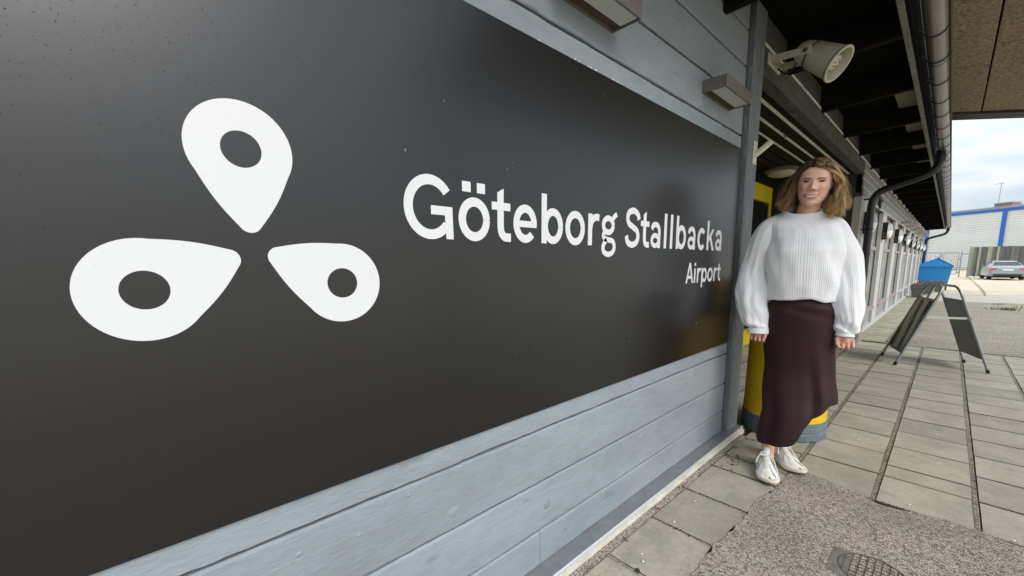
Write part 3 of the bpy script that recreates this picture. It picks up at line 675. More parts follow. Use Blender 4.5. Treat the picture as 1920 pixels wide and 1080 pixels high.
# ------------------------------------------------------------------ canopy
can = thing('canopy', 'canopy roof of wood wool boards with dark brown edge beam over the forecourt', 'canopy', (0, 0, 0))
m_ww = mat('wood_wool_board', (.36, .29, .18), .95, var=(38, .55), bump=(60, 1.0, .02), stretch=(1, .8, 1), rand=.05, spots=[(70, .60, (.12, .10, .065), .6)])
sl = .197
def cz(x): return 3.0 - sl * (x + .183)
YC = 7.62; YN = 2.0
def cpanel(x0, x1, y0, y1):
    bm = BM(); g = .006; prism(bm, [(x0 + g, cz(x0 + g)), (x0 + g + .004, cz(x0) - .004), (x1 - g - .004, cz(x1) - .004), (x1 - g, cz(x1 - g)), (x1 - g, cz(x1) + .05), (x0 + g, cz(x0) + .05)], 1, y0 + .007, y1 - .007); obj('ceiling_panel', bm, m_ww, can)
xj = [-.19, .072, .672, 1.272]
for i in range(3):
    y = {0: 5.9, 1: 5.375, 2: 5.9}[i]; cuts = [YC]
    while y > YN: cuts.append(y); y -= 2.4
    cuts.append(YN)
    for a, b in zip(cuts[1:], cuts): 
        if b - a > .05: cpanel(xj[i], xj[i + 1], a, b)
bm = BM(); x0, x1 = -.19, 1.272; loft(bm, [[(x, y, cz(x) + .052 + dz) for x, dz in ((x0, 0), (x1, 0), (x1, .14), (x0, .14))] for y in (YN, YC)]); obj('roof_slab', bm, m_black, can)
bm = BM(); m_bb = mat('dark_brown_beam', (.045, .026, .022), .6, var=(4, .2))
prism(bm, [(x0, cz(x0) - .03), (x1 + .05, cz(x1 + .05) - .03), (x1 + .05, cz(x1) + .20), (x0, cz(x0) + .20)], 1, YC + .003, YC + .30); obj('edge_beam', bm, m_bb, can)
bm = BM(); box(bm, x1 + .002, x1 + .07, YN, YC, cz(x1) - .02, cz(x1) + .2); obj('side_beam', bm, m_bb, can)
for yy in (2.15, 7.72):
    bm = BM(); lathe(bm, [(.05, 0), (.05, cz(x1) - .025)], (x1 + .03, yy, 0), n=20); obj('column', bm, m_gut, can, smooth=40)

# ------------------------------------------------------------------ window building beyond the recess
bld = thing('window_building', 'grey single storey building with a row of tall windows beyond the entrance', 'building', (0, 0, 0))
m_lt = mat('pale_grey_pilaster', (.47, .46, .44), .6, var=(4, .1), bump=(30, .3, .003), stretch=(8, 8, .7), spots=[(14, .64, (.36, .33, .30), .5)])
m_ltside = m_lt
m_pink = mat('faded_pink_paint', (.33, .24, .245), .65, var=(8, .15))
m_pane = mat('window_glass', (.34, .36, .32), .08, spec=.9, var=(1.4, .3))
m_fr = mat('beige_window_frame', (.36, .33, .315), .6, var=(5, .1))
m_lap = mat('light_grey_lap_boards', (.25, .255, .245), .65, var=(3, .15), bump=(30, .5, .003), stretch=(6, .6, 6), rand=.05)
BY0, BP, PW, NB = 7.72, 2.35, .55, 8
bm = BM(); box(bm, -3.4, -1.02, 7.50, YE - .02, -.05, 2.69); obj('wall', bm, mat('grey_render', (.3, .3, .28), .8, var=(3, .1)), bld)
bm = BM(); box(bm, -1.018, -.94, 7.49, YE - .02, 2.06, 2.115); obj('window_head', bm, m_pink, bld)
# stepped boards above the windows, each lower lip whitened to paint in light from the ground
for i, (za, zb) in enumerate(((2.062, 2.17), (2.182, 2.290), (2.302, 2.400), (2.412, 2.511))):
    x = -.905 - .006 * i
    bm = BM(); prism(bm, [(x - .02, za), (x, za), (x - .004, zb), (x - .02, zb)], 1, 7.405, YE - .02); obj('board', bm, m_lap, bld)
    bm = BM(); prism(bm, [(x - .018, za - .014), (x + .008, za - .014), (x + .003, za - .001), (x - .018, za - .001)], 1, 7.405, YE - .02); obj('lit_tone_lip', bm, m_strip, bld)
bm = BM(); box(bm, -1.0, -.905, 7.405, YE - .02, -.04, .045); box(bm, -.904, -.895, 7.405, YE - .02, .0, .012); obj('base_kick', bm, m_lt, bld)
bm = BM(); box(bm, -1.015, -.915, 7.405, 7.715, .046, 2.058); obj('corner_boarding', bm, m_lt, bld)
for k in range(NB):
    y0 = BY0 + BP * k
    bm = BM(); box(bm, -1.015, -.912, y0, y0 + PW, .047, 2.048, .004); obj('pilaster', bm, m_lt, bld)
    ya, yb_ = y0 + PW + .002, min(y0 + BP - .002, YE - .03); w_ = yb_ - ya
    if w_ < .3: continue
    fr = None
    win = None
    for yy in (ya, ya + w_ * .40, yb_ - .07):
        bm = BM(); box(bm, -1.012, -.962, yy, yy + .07, .35, 2.045); o = obj('window' if win is None else 'frame_bar', bm, m_fr if k < 3 else m_lt, win or bld); win = win or o
    for (a, b) in ((ya + .071, ya + w_ * .40 - .001), (ya + w_ * .40 + .071, yb_ - .071)):
        bm = BM(); box(bm, -1.011, -.956, a, b, 1.37, 1.43); obj('transom', bm, m_pink if k < 3 else m_lt, win)
    for a in (ya + .0705, yb_ - .092):
        bm = BM(); box(bm, -1.010, -.9605, a, a + .0215, .36, 2.04); obj('shadow_gap_strip', bm, m_blackplastic, win)  # black strip stands in for the shadow gap beside the frame
    for (a, b) in ((ya + .071, ya + w_ * .40 - .001), (ya + w_ * .40 + .071, yb_ - .071)):
        bm = BM(); box(bm, -.985, -.975, a, b, 1.431, 2.04); obj('pane', bm, m_pane, win)
        if k < 3:
            bm = BM(); box(bm, -.985, -.975, a, b, .36, 1.369); obj('pane', bm, m_pane, win)
    if k >= 3:
        for j in range(8):
            za = .36 + j * .126; bm = BM(); prism(bm, [(-1.013, za), (-.945, za), (-.957, za + .122), (-1.013, za + .122)], 1, ya, yb_); obj('board', bm, m_lap, bld)
    bm = BM(); prism(bm, [(-1.01, .325), (-.885, .318), (-.885, .336), (-1.01, .352)], 1, ya, yb_); obj('sill', bm, m_pink if k < 3 else m_lt, bld)
    for j in range(2):
        za = .048 + j * .138; bm = BM(); prism(bm, [(-1.013, za), (-.950, za), (-.960, za + .134), (-1.013, za + .134)], 1, ya, yb_); obj('board', bm, m_lap, bld)
bm = BM(); box(bm, -3.4, -.93, YE - .018, YE, -.3, 2.69); obj('end_wall', bm, m_lap, bld)
# round wall lamps on the pilasters
m_hood = mat('grey_lamp_hood', (.33, .35, .36), .4); m_opal = mat('white_lamp_glass', (.80, .80, .76), .25)
def wall_lamp(y, label):
    t = thing('wall_lamp', label, 'wall lamp', (-.912, y, 1.72), group='round lamps on the pilasters')
    bm = BM(); box(bm, .0, .072, -.12, .12, -.15, .155, .006); obj('base_box', bm, m_blackplastic, t)
    bm = BM(); box(bm, .02, .05, -.1225, -.1202, -.115, -.03); obj('label_plate', bm, m_opal, t)
    n = 16
    for nm, a0, a1, m_ in (('hood', 0, 180, m_hood), ('diffuser', 180, 360, m_opal)):
        bm = BM(); rings = []
        for rr, xx in ((.155, .074), (.150, .086), (.125, .112), (.08, .130), (.03, .139), (.002, .140)):
            rings.append([(xx, rr * cos(radians(a0 + (a1 - a0) * j / n)), rr * sin(radians(a0 + (a1 - a0) * j / n))) for j in range(n + 1)])
        loft(bm, rings, False, closed=False); obj(nm, bm, m_, t, smooth=40)
        o = t.children[-1]; sm = o.modifiers.new('s', 'SOLIDIFY'); sm.thickness = .004; sm.offset = -1
lbl = ['partly hidden round wall lamp just behind the black downpipe', 'nearest fully visible round wall lamp with black box', 'second fully visible round wall lamp along the windows', 'third fully visible round wall lamp along the windows', 'fourth fully visible round wall lamp along the windows', 'fifth fully visible round wall lamp, small in the distance', 'sixth round wall lamp, tiny near the building end', 'farthest round wall lamp at the very end of the building']
for k in range(NB):
    wall_lamp(BY0 + BP * k + .13, lbl[k])
# antenna-like brackets on the wall
m_br = mat('weathered_brown_bracket', (.36, .31, .27), .7, var=(20, .3))
for i, (y, s) in enumerate(((13.6, 1), (15.2, 1), (17.0, 1), (19.2, 1))):
    t = thing('wall_bracket', ['nearest', 'second', 'third', 'farthest'][i] + ' brown bracket arm with a rod sticking out above the windows', 'bracket', (-.90, y, 2.02), group='bracket arms over the windows')
    bm = BM(); tube(bm, [(0, 0, .06), (.16, 0, .075), (.30, .04, .02)], [.028, .022, .016], 8); obj('arm', bm, m_br, t)
    bm = BM(); tube(bm, [(.26, 0, .06), (.10, -.1, -.36)], .014, 6); obj('rod', bm, m_br, t)
    bm = BM(); box(bm, .24, .33, -.02, .06, -.05, .02, .01); obj('head', bm, m_br, t)
# small black clamp hardware near the downpipe
t = thing('cable_clamp', 'small black cable clamps on the light boards right of the downpipe', 'clamp', (-.895, 9.0, 2.16))
bm = BM(); box(bm, 0, .03, -.05, -.01, -.10, .05, .003); box(bm, .0, .03, .05, .09, -.13, .04, .003); obj('clip', bm, m_blackplastic, t)
bm = BM(); tube(bm, bez([(.03, -.22, .02), (.04, -.05, -.03), (.04, .08, -.03), (.02, .2, .03)], 6), .008, 6); obj('cable', bm, m_blackplastic, t)

# ------------------------------------------------------------------ A-frame street sign
t = thing('street_sign', 'folding A frame pavement sign with grey tube legs and blurred poster', 'A-frame sign', (-.05, 6.66, 0))
m_tube = mat('grey_satin_tube', (.30, .32, .33), .38, metal=.5, var=(10, .1))
O_ = Vector((-.05, 6.66, 0))
def aframe(f0, f1, topc, tn):
    """f0 far foot, f1 near foot, topc centre of top; returns function (u,v) in panel plane"""
    f0, f1, topc = Vector(f0), Vector(f1), Vector(topc)
    mid = (f0 + f1) / 2; ux = (f1 - f0); Wd = ux.length; ux.normalize(); up = (topc - mid); Hh = up.length; up.normalize()
    up = (up - ux * up.dot(ux)).normalized()
    return mid, ux, Wd, up, Hh
FA = aframe((-.482, 6.833, 0), (-.326, 6.294, 0), (-.105, 6.69, .905), 0)
FB = aframe((.222, 7.002, 0), (.385, 6.507, 0), (.01, 6.66, .905), 0)
for idx, (mid, ux, Wd, up, Hh) in enumerate((FA, FB)):
    def q(u, v, off=0):
        n = ux.cross(up); return mid + ux * u + up * v + n * off - O_
    hw_ = Wd / 2; rr = .10; pts = [q(-hw_, .02)]
    pts += [q(-hw_ + .02 * k / 4, (Hh - rr) * k / 4) for k in range(1, 5)]
    hw2 = hw_ - .02
    for a in range(0, 91, 15): pts.append(q(-hw2 + rr - rr * cos(radians(a)), Hh - rr + rr * sin(radians(a))))
    for a in range(90, -1, -15): pts.append(q(hw2 - rr + rr * cos(radians(a)), Hh - rr + rr * sin(radians(a))))
    pts += [q(hw_ - .02 * k / 4, (Hh - rr) * k / 4) for k in range(4, 0, -1)]; pts.append(q(hw_, .02))
    bm = BM(); tube(bm, pts, .0125, 10); obj('tube_frame', bm, m_tube, t, smooth=60)
    for s in (-1, 1):
        bm = BM(); tube(bm, [q(s * hw_, .0), q(s * hw_, .04)], .0155, 10); obj('rubber_foot', bm, m_blackplastic, t)
    sgn = 1
    bm = BM(); a, b, v0, v1 = -hw_ + .016, hw_ - .016, .145, Hh - .155; n_ = .006
    if idx == 0:
        P_ = [q(a, v0, -n_), q(b, v0, -n_), q(b - .012, v1, -n_), q(a + .012, v1, -n_), q(a, v0, n_), q(b, v0, n_), q(b - .012, v1, n_), q(a + .012, v1, n_)]
    else: P_ = [q(a, v0, -n_), q(b, v0, -n_), q(b - .012, v1, -n_), q(a + .012, v1, -n_), q(a, v0, n_), q(b, v0, n_), q(b - .012, v1, n_), q(a + .012, v1, n_)]
    vv = [bm.verts.new(p) for p in P_]
    for f in ((0, 1, 2, 3), (7, 6, 5, 4), (0, 4, 5, 1), (1, 5, 6, 2), (2, 6, 7, 3), (3, 7, 4, 0)): bm.faces.new([vv[i] for i in f])
    if idx:
        obj('back_panel', bm, mat('olive_grey_panel', (.06, .065, .052), .40, var=(2, .15), spec=.3), t)
    else:
        obj('panel', bm, mat('dark_panel_edge', (.03, .035, .035), .3), t)
        # poster: abstract grey-green print with a light diagonal
        for side in (1, -1):
            bm = BM(); m0, m1 = .028, .028
            P2 = [q(a + m0, v0 + m1, side * (n_ + .0012)), q(b - m0, v0 + m1, side * (n_ + .0012)), q(b - m0 - .010, v1 - m1, side * (n_ + .0012)), q(a + m0 + .010, v1 - m1, side * (n_ + .0012))]
            if side < 0: P2 = P2[::-1]
            f = bm.faces.new([bm.verts.new(p) for p in P2]); uvl = bm.loops.layers.uv.new('UVMap')
            uu = [(0, 0), (1, 0), (1, 1), (0, 1)]
            if side < 0: uu = uu[::-1]
            for lp, c_ in zip(f.loops, uu): lp[uvl].uv = c_
            if 'poster' not in MATS:
                m = bpy.data.materials.new('poster'); m.use_nodes = True; MATS['poster'] = m; N = m.node_tree.nodes; lk = m.node_tree.links.new; bs = N['Principled BSDF']; bs.inputs['Roughness'].default_value = .55; bs.inputs['Specular IOR Level'].default_value = .15
                uvn = N.new('ShaderNodeUVMap'); mpn = N.new('ShaderNodeMapping'); mpn.inputs['Rotation'].default_value = (0, 0, .12); mpn.inputs['Scale'].default_value = (2.2, .55, 1)
                nn = N.new('ShaderNodeTexNoise'); nn.inputs['Scale'].default_value = 1.9; nn.inputs['Detail'].default_value = 4; nn.inputs['Distortion'].default_value = .6
                rr_ = N.new('ShaderNodeValToRGB'); e = rr_.color_ramp.elements; e[0].position = .12; e[0].color = (.02, .03, .025, 1); e[1].position = .92; e[1].color = (.10, .08, .05, 1)
                for p_, c_ in ((.26, (.82, .83, .82)), (.38, (.85, .85, .84)), (.46, (.10, .12, .08)), (.55, (.12, .13, .10)), (.62, (.88, .88, .86)), (.74, (.85, .85, .83)), (.82, (.07, .06, .04))): z_ = e.new(p_); z_.color = (*c_, 1)
                lk(uvn.outputs[0], mpn.inputs[0]); lk(mpn.outputs[0], nn.inputs['Vector'])
                s0 = N.new('ShaderNodeSeparateXYZ'); lk(uvn.outputs[0], s0.inputs[0]); m1_ = N.new('ShaderNodeMath'); m1_.operation = 'MULTIPLY_ADD'; m1_.inputs[1].default_value = .45; lk(s0.outputs[1], m1_.inputs[0]); lk(s0.outputs[0], m1_.inputs[2]); m2_ = N.new('ShaderNodeMath'); m2_.operation = 'MULTIPLY_ADD'; m2_.inputs[1].default_value = .7; lk(nn.outputs['Fac'], m2_.inputs[0]); lk(m1_.outputs[0], m2_.inputs[2]); m3_ = N.new('ShaderNodeMath'); m3_.operation = 'MULTIPLY_ADD'; m3_.inputs[1].default_value = .62; m3_.inputs[2].default_value = -.18; lk(m2_.outputs[0], m3_.inputs[0]); lk(m3_.outputs[0], rr_.inputs[0])
                sx = N.new('ShaderNodeSeparateXYZ'); lk(uvn.outputs[0], sx.inputs[0]); r3 = N.new('ShaderNodeValToRGB'); r3.color_ramp.elements[0].position = .0; r3.color_ramp.elements[0].color = (.25, .35, .30, 1); r3.color_ramp.elements[1].position = .6; r3.color_ramp.elements[1].color = (1, 1, 1, 1); lk(sx.outputs[1], r3.inputs[0])
                mm = N.new('ShaderNodeMixRGB'); mm.blend_type = 'MULTIPLY'; mm.inputs[0].default_value = .6; lk(rr_.outputs[0], mm.inputs[1]); lk(r3.outputs[0], mm.inputs[2]); lk(mm.outputs[0], bs.inputs['Base Color'])
            obj('poster', bm, MATS['poster'], t)
        bm = BM(); tube(bm, [q(0, Hh - .005), q(.0, Hh - .157)], .012, 8); obj('hanger', bm, m_tube, t)
def qa(F, u, v): mid, ux, Wd, up, Hh = F; return mid + ux * u + up * v - O_
bm = BM(); a = qa(FA, FA[2] / 2 - .012, FA[4] * .62); b = qa(FB, FB[2] / 2 - .012, FB[4] * .63); d = (b - a); up_ = Vector((0, 0, .011)); nn_ = d.normalized().cross(Vector((0, 0, 1))) * .003
loft(bm, [[p + up_ + nn_, p - up_ + nn_, p - up_ - nn_, p + up_ - nn_] for p in (a, b)]); obj('spreader_bar', bm, mat('pale_strap', (.55, .57, .56), .4), t)
bm = BM(); tube(bm, [a + Vector((.0, -.015, 0)), a + Vector((0, .015, 0))], .014, 8); tube(bm, [b + Vector((.0, -.015, 0)), b + Vector((0, .015, 0))], .014, 8); obj('spreader_joint', bm, m_tube, t)

# ------------------------------------------------------------------ planters
m_pot = mat('grey_plastic_pot', (.115, .12, .12), .6, var=(8, .15)); m_soil = mat('soil', (.04, .03, .022), .95); m_dead = mat('dry_plant', (.24, .13, .075), .85, rand=.2)
def planter(x, y, s, label, seed):
    t = thing('planter', label, 'planter', (x, y, 0), group='plant pots by the wall')
    bm = BM(); loft(bm, [[(sx * w_, sy * w_, z) for sx, sy in ((-1, -1), (1, -1), (1, 1), (-1, 1))] for w_, z in ((.115 * s, 0), (.155 * s, .30 * s), (.17 * s, .305 * s), (.175 * s, .375 * s), (.155 * s, .377 * s), (.150 * s, .33 * s))]); obj('pot', bm, m_pot, t)
    bm = BM(); box(bm, -.149 * s, .149 * s, -.149 * s, .149 * s, .331 * s, .345 * s); obj('soil', bm, m_soil, t)
    r = random.Random(seed); bm = BM()
    for k in range(46):
        a = r.uniform(0, 2 * pi); l = r.uniform(.06, .24) * s; x0, y0 = r.uniform(-.1, .1) * s, r.uniform(-.1, .1) * s; pts = [(x0, y0, .34 * s), (x0 + cos(a) * l * .3, y0 + sin(a) * l * .3, .34 * s + l * .5), (x0 + cos(a) * l * .8, y0 + sin(a) * l * .8, .34 * s + l * r.uniform(.2, .7))]
        tube(bm, bez(pts, 3), .003, 3)
        e = Vector(pts[-1])
        for j in range(5):
            p = e + Vector((r.gauss(0, .02), r.gauss(0, .02), r.gauss(0, .015))); d1 = Vector((r.gauss(0, 1), r.gauss(0, 1), r.gauss(0, 1))).normalized() * .018; d2 = d1.cross(Vector((0, 0, 1))).normalized() * .011
            bm.faces.new([bm.verts.new(q_) for q_ in (p - d1, p - d2, p + d1, p + d2)])
    o = obj('dry_foliage', bm, m_dead, t); o['kind'] = 'stuff'
planter(-.655, 18.7, .98, 'nearest grey square pot with low dry plants by the wall', 1)
planter(-.50, 20.7, .98, 'second grey pot with brown withered flowers beside the wall', 2)
planter(-.22, 22.3, .9, 'farthest pot with pinkish brown dry plants in front of the blue container', 3)

# ------------------------------------------------------------------ blue container
t = thing('blue_container', 'bright blue grit container with hipped lid standing near the building end', 'container', (-.45, 25.4, gz(25.4)))
m_blue = mat('bright_blue_fibreglass', (.012, .23, .56), .4, var=(2, .06)); m_blued = mat('dark_blue_edge', (.01, .05, .13), .5)
bm = BM(); loft(bm, [[(p[0], yy, p[1]) for p in ((-.62, .60), (-.33, .26), (.03, .17), (.43, .17), (.52, .93), (-.62, .93))] for yy in (-.38, .42)])
bmesh.ops.bevel(bm, geom=list(bm.edges), offset=.02, segments=2, affect='EDGES'); obj('tub', bm, m_blue, t, smooth=30)
bm = BM(); bot = [(-.66, -.42, .955), (.55, -.42, .955), (.55, .46, .955), (-.66, .46, .955)]; 
vb = [bm.verts.new(p) for p in bot]; vb2 = [bm.verts.new((p[0], p[1], p[2] + .03)) for p in bot]; r0 = bm.verts.new((.05, -.30, 1.325)); r1 = bm.verts.new((.12, .30, 1.34)); 
bm.faces.new(vb[::-1])
for i in range(4): bm.faces.new((vb[i], vb[(i + 1) % 4], vb2[(i + 1) % 4], vb2[i]))
bm.faces.new((vb2[0], vb2[1], r0)); bm.faces.new((vb2[1], vb2[2], r1, r0)); bm.faces.new((vb2[2], vb2[3], r1)); bm.faces.new((vb2[3], vb2[0], r0, r1)); obj('lid', bm, m_blue, t)
bm = BM(); tube(bm, [(.05, -.305, 1.33), (.55, -.425, .99)], .014, 6); tube(bm, [(.05, -.30, 1.335), (.12, .30, 1.345)], .014, 6); obj('lid_edge', bm, m_blued, t)
bm = BM(); box(bm, -.64, .53, -.395, .44, .932, .952); obj('rim', bm, mat('light_blue_rim', (.10, .36, .66), .4), t)
for x, y_ in ((.02, -.3), (.40, -.3), (.02, .34), (.40, .34)):
    bm = BM(); box(bm, x - .03, x + .03, y_ - .03, y_ + .03, -.02, .169); obj('foot', bm, m_blackplastic, t)
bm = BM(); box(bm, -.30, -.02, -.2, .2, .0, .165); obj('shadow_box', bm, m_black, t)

# ------------------------------------------------------------------ car
cx0, cy0 = 2.80, 49.9
t = thing('parked_car', 'silver saloon car parked with its rear towards us before the wooden fence', 'car', (cx0, cy0, gz(49)), radians(5))
m_car = mat('silver_car_paint', (.27, .30, .29), .28, metal=.5, coat=.6); m_cg = mat('car_glass', (.05, .075, .075), .08, spec=.9); m_red = mat('red_tail_lamp', (.50, .012, .03), .2, spec=.7); m_tyre = mat('tyre', (.015, .015, .015), .8)
def sect(y, zb, zbelt, ztop, wb, wbelt, wt):
    P = [(-wb * .86, zb), (-wb, zb + .10), (-wbelt - .02, zbelt * .62 + zb * .38), (-wbelt, zbelt), (-wt, ztop - .05), (-wt * .82, ztop), (wt * .82, ztop), (wt, ztop - .05), (wbelt, zbelt), (wbelt + .02, zbelt * .62 + zb * .38), (wb, zb + .10), (wb * .86, zb)]
    return [(p[0], y, p[1]) for p in P]
secs = [(-1.98, .36, .62, .70, .80, .80, .74), (-1.93, .26, .84, .90, .88, .86, .78), (-1.80, .22, .93, 1.00, .91, .90, .80), (-1.45, .20, .97, 1.06, .92, .91, .76)]
secs += [(-.95, .20, .96, 1.33, .92, .91, .66), (-.55, .20, .96, 1.42, .92, .91, .63), (.1, .20, .95, 1.44, .92, .91, .63), (.65, .20, .94, 1.36, .92, .91, .64), (1.25, .20, .92, 1.0, .92, .90, .78), (1.8, .21, .85, .92, .91, .88, .74), (2.3, .22, .74, .80, .88, .84, .70), (2.55, .30, .58, .64, .80, .76, .62)]
bm = BM(); loft(bm, [sect(*s) for s in secs]); 
bd = obj('body', bm, m_car, t, smooth=40); sm = bd.modifiers.new('b', 'BEVEL'); sm.width = .03; sm.segments = 2
bm = BM(); vv = [bm.verts.new(p) for p in ((-.70, -1.45, 1.065), (.70, -1.45, 1.065), (.585, -.93, 1.355), (-.585, -.93, 1.355))]; bm.faces.new(vv); bmesh.ops.solidify(bm, geom=bm.faces[:], thickness=-.02); obj('rear_window', bm, m_cg, t)
for s in (-1, 1):
    bm = BM(); A_ = [(s * .80, -1.1, 1.02), (s * .88, .9, .98), (s * .70, .55, 1.30), (s * .668, -.1, 1.38), (s * .668, -.75, 1.34)]; f = bm.faces.new([bm.verts.new(p) for p in (A_ if s > 0 else A_[::-1])]); bmesh.ops.solidify(bm, geom=[f], thickness=.03); obj('side_window', bm, m_cg, t)
    bm = BM(); prism(bm, [(s * .50, .74), (s * .885, .70), (s * .90, .80), (s * .86, .885), (s * .55, .87)], 1, -1.965, -1.80); obj('tail_lamp', bm, m_red, t)
    bm = BM(); prism(bm, [(s * .50, .80), (s * .87, .785), (s * .87, .80), (s * .50, .815)], 1, -1.972, -1.96); obj('lamp_strip', bm, mat('pale_lamp_strip', (.6, .35, .33), .3), t)
    for y_ in (-1.30, 1.50):
        bm = BM(); lathe(bm, [(.20, -.11), (.31, -.105), (.325, -.08), (.325, .08), (.31, .105), (.20, .11)], (s * .80, y_, .325), (1, 0, 0), 28); w_ = obj('wheel', bm, m_tyre, t, smooth=40)
        bm = BM(); lathe(bm, [(.001, .095), (.19, .10), (.205, .112), (.18, .09)], (s * .80, y_, .325), (s, 0, 0), 28); obj('rim', bm, m_steel, w_)
    bm = BM(); box(bm, s * .93 - .06 * (s < 0) - .02, s * .93 + .06 * (s > 0) + .02, .58, .70, .98, 1.09, .02); obj('side_mirror', bm, m_car, t)
bm = BM(); box(bm, -.26, .26, -1.992, -1.97, .70, .81); obj('number_plate', bm, mat('plate_white', (.75, .75, .72), .4), t)
bm = BM(); box(bm, -.82, .82, -2.03, -1.90, .42, .60, .03); obj('rear_bumper', bm, m_car, t)
bm = BM(); box(bm, -.70, .70, -2.0, -1.93, .25, .41); obj('lower_bumper', bm, m_blackplastic, t)
bm = BM(); box(bm, -.78, .78, -1.9, 2.2, .17, .24); obj('underside', bm, m_black, t)
bm = BM(); tube(bm, [(-.24, -1.985, .835), (.24, -1.985, .835)], .012, 6); obj('boot_trim', bm, m_steel, t)

# ------------------------------------------------------------------ wooden fence
f1, f2 = Vector((1.22, 55.45, -.29)), Vector((12.5, 52.4, -.29)); d = (f2 - f1); Lf = d.length; ang = math.atan2(d.y, d.x)
t = thing('wooden_fence', 'tall weathered grey board fence behind the silver car', 'fence', f1, ang)
m_fb = mat('weathered_grey_board', (.15, .15, .14), .9, var=(3, .3), bump=(30, .6, .006), stretch=(8, 8, .5), rand=.22); m_fl = mat('lighter_new_board', (.34, .335, .26), .85, var=(3, .15), stretch=(8, 8, .5), rand=.1)
r = random.Random(17); x = 0.0; k = 0
while x < Lf:
    w_ = .145; light = k in (0, 7, 8) or r.random() < .14
    bm = BM(); off = (k % 2) * .022; hgt = 2.66 + r.uniform(-.015, .015); box(bm, x, x + w_, -off - .02, -off, .06 + r.uniform(-.03, .03), hgt); obj('board', bm, m_fl if light else m_fb, t); x += w_ * .93; k += 1
bm = BM()
for z in (.5, 1.4, 2.3): box(bm, 0, Lf, .002, .05, z, z + .09)
obj('rail', bm, m_fb, t)
bm = BM(); box(bm, -.16, -.02, -.10, .06, -.05, 2.72); obj('end_post', bm, m_fl, t)

# ------------------------------------------------------------------ gate
m_gal = mat('grey_gate_steel', (.30, .31, .33), .5, metal=.4)
def gate(x0, x1, y, mesh_w, mesh_h, label, xw=.05):
    t = thing('steel_gate', label, 'gate', ((x0 + x1) / 2, y, -.29), group=None); hx = (x1 - x0) / 2
    z0, z1 = .20, 2.20
    for s in (-1, 1):
        bm = BM(); box(bm, s * hx - .03, s * hx + .03, -.03, .03, z0, z1); obj('stile', bm, m_gal, t)
    for z in (z0, z1 - .05):
        bm = BM(); box(bm, -hx + .031, hx - .031, -.029, .029, z, z + .06); obj('rail', bm, m_gal, t)
    n = int(2 * hx / mesh_w); bm = BM()
    for k in range(1, n): box(bm, -hx + k * 2 * hx / n - .008, -hx + k * 2 * hx / n + .008, -.008, .008, z0 + .06, z1 - .05)
    m_ = int((z1 - z0) / mesh_h)
    for k in range(1, m_): zz = z0 + k * (z1 - z0) / m_; box(bm, -hx + .03, hx - .03, -.0095, .0095, zz - .006, zz + .006)
    obj('mesh_infill', bm, m_gal, t); return t
gate(-1.65, -.74, 55, .30, .32, 'left leaf of the grey steel mesh gate behind the blue container')
gate(-.50, .42, 55, .115, .16, 'right leaf of the grey steel mesh gate with a dense grid')
t = thing('gate_post', 'grey steel gate post with a latch between gate and wooden fence', 'post', (.60, 55, -.29)); bm = BM(); box(bm, -.05, .05, -.05, .05, 0, 2.26); obj('post', bm, m_gal, t); bm = BM(); box(bm, -.16, -.051, -.03, .03, 1.55, 1.68); obj('latch', bm, m_gal, t); bm = BM(); box(bm, -.16, -.051, -.03, .03, .35, .45); obj('hinge', bm, m_gal, t)
t = thing('gate_post', 'slim grey post between the two leaves of the mesh gate', 'post', (-.62, 55, -.29)); bm = BM(); box(bm, -.04, .04, -.04, .04, 0, 2.24); obj('post', bm, m_gal, t)
t = thing('mesh_fence', 'plain steel rail fence panel closing the gap beside the wooden fence', 'fence', (.66, 55.1, -.29))
bm = BM(); box(bm, 0, .55, -.02, .02, 2.02, 2.08); obj('rail', bm, m_gal, t); bm = BM(); box(bm, .5, .54, -.02, .02, 0, 2.019); obj('post', bm, m_gal, t)

# ------------------------------------------------------------------ warehouse
a = Vector((-.957, 100, 0)); dv = Vector((7.335, -5.347, 0)).normalized(); ang = math.atan2(dv.y, dv.x)
t = thing('warehouse', 'long white corrugated warehouse with bright blue trim in the background', 'warehouse', (a.x, a.y, -.30), ang)
m_cor = mat('white_corrugated_metal', (.80, .80, .78), .5, var=(.5, .05)); m_tb = mat('bright_blue_trim', (.015, .12, .52), .45); m_rf = mat('grey_roof_edge', (.30, .30, .29), .8, var=(1, .1))
xL, xR, zt = -42.0, 60.0, 8.72
bm = BM(); n = 34; pitch = zt / n; V = []
for i in range(n):
    for dz, yy in ((0, 0), (.40, 0), (.5, .16), (.9, .16)): V.append((yy, (i + dz) * pitch))
V.append((0, zt)); A_ = [bm.verts.new((xL, -p[0], p[1])) for p in V]; B_ = [bm.verts.new((xR, -p[0], p[1])) for p in V]
for i in range(len(V) - 1): bm.faces.new((A_[i], B_[i], B_[i + 1], A_[i + 1]))
obj('corrugated_wall', bm, m_cor, t)
bm = BM(); box(bm, xL, xR, .01, 24, 0, 8.9); obj('building_core', bm, m_cor, t)
bm = BM(); box(bm, xL, xR, -.26, -.17, 8.70, 9.12); obj('top_beam', bm, m_tb, t)
def colx(px, py): return (Vector((px, py, 0)) - a).dot(dv)
for x in (colx(-3.2, 101.6), colx(4.875, 95.75), colx(4.875, 95.75) + 10.3, colx(4.875, 95.75) + 20.6, colx(-3.2, 101.6) - 10.3):
    bm = BM(); box(bm, x - .25, x + .25, -.25, -.165, 0, 8.70); obj('column', bm, m_tb, t)
bm = BM(); box(bm, xL, xR, -.3, 3, 9.13, 9.45); obj('roof_edge', bm, m_rf, t)
bm = BM(); box(bm, xL, xR, -.12, -.0, -.2, .35); obj('plinth', bm, m_conc, t)
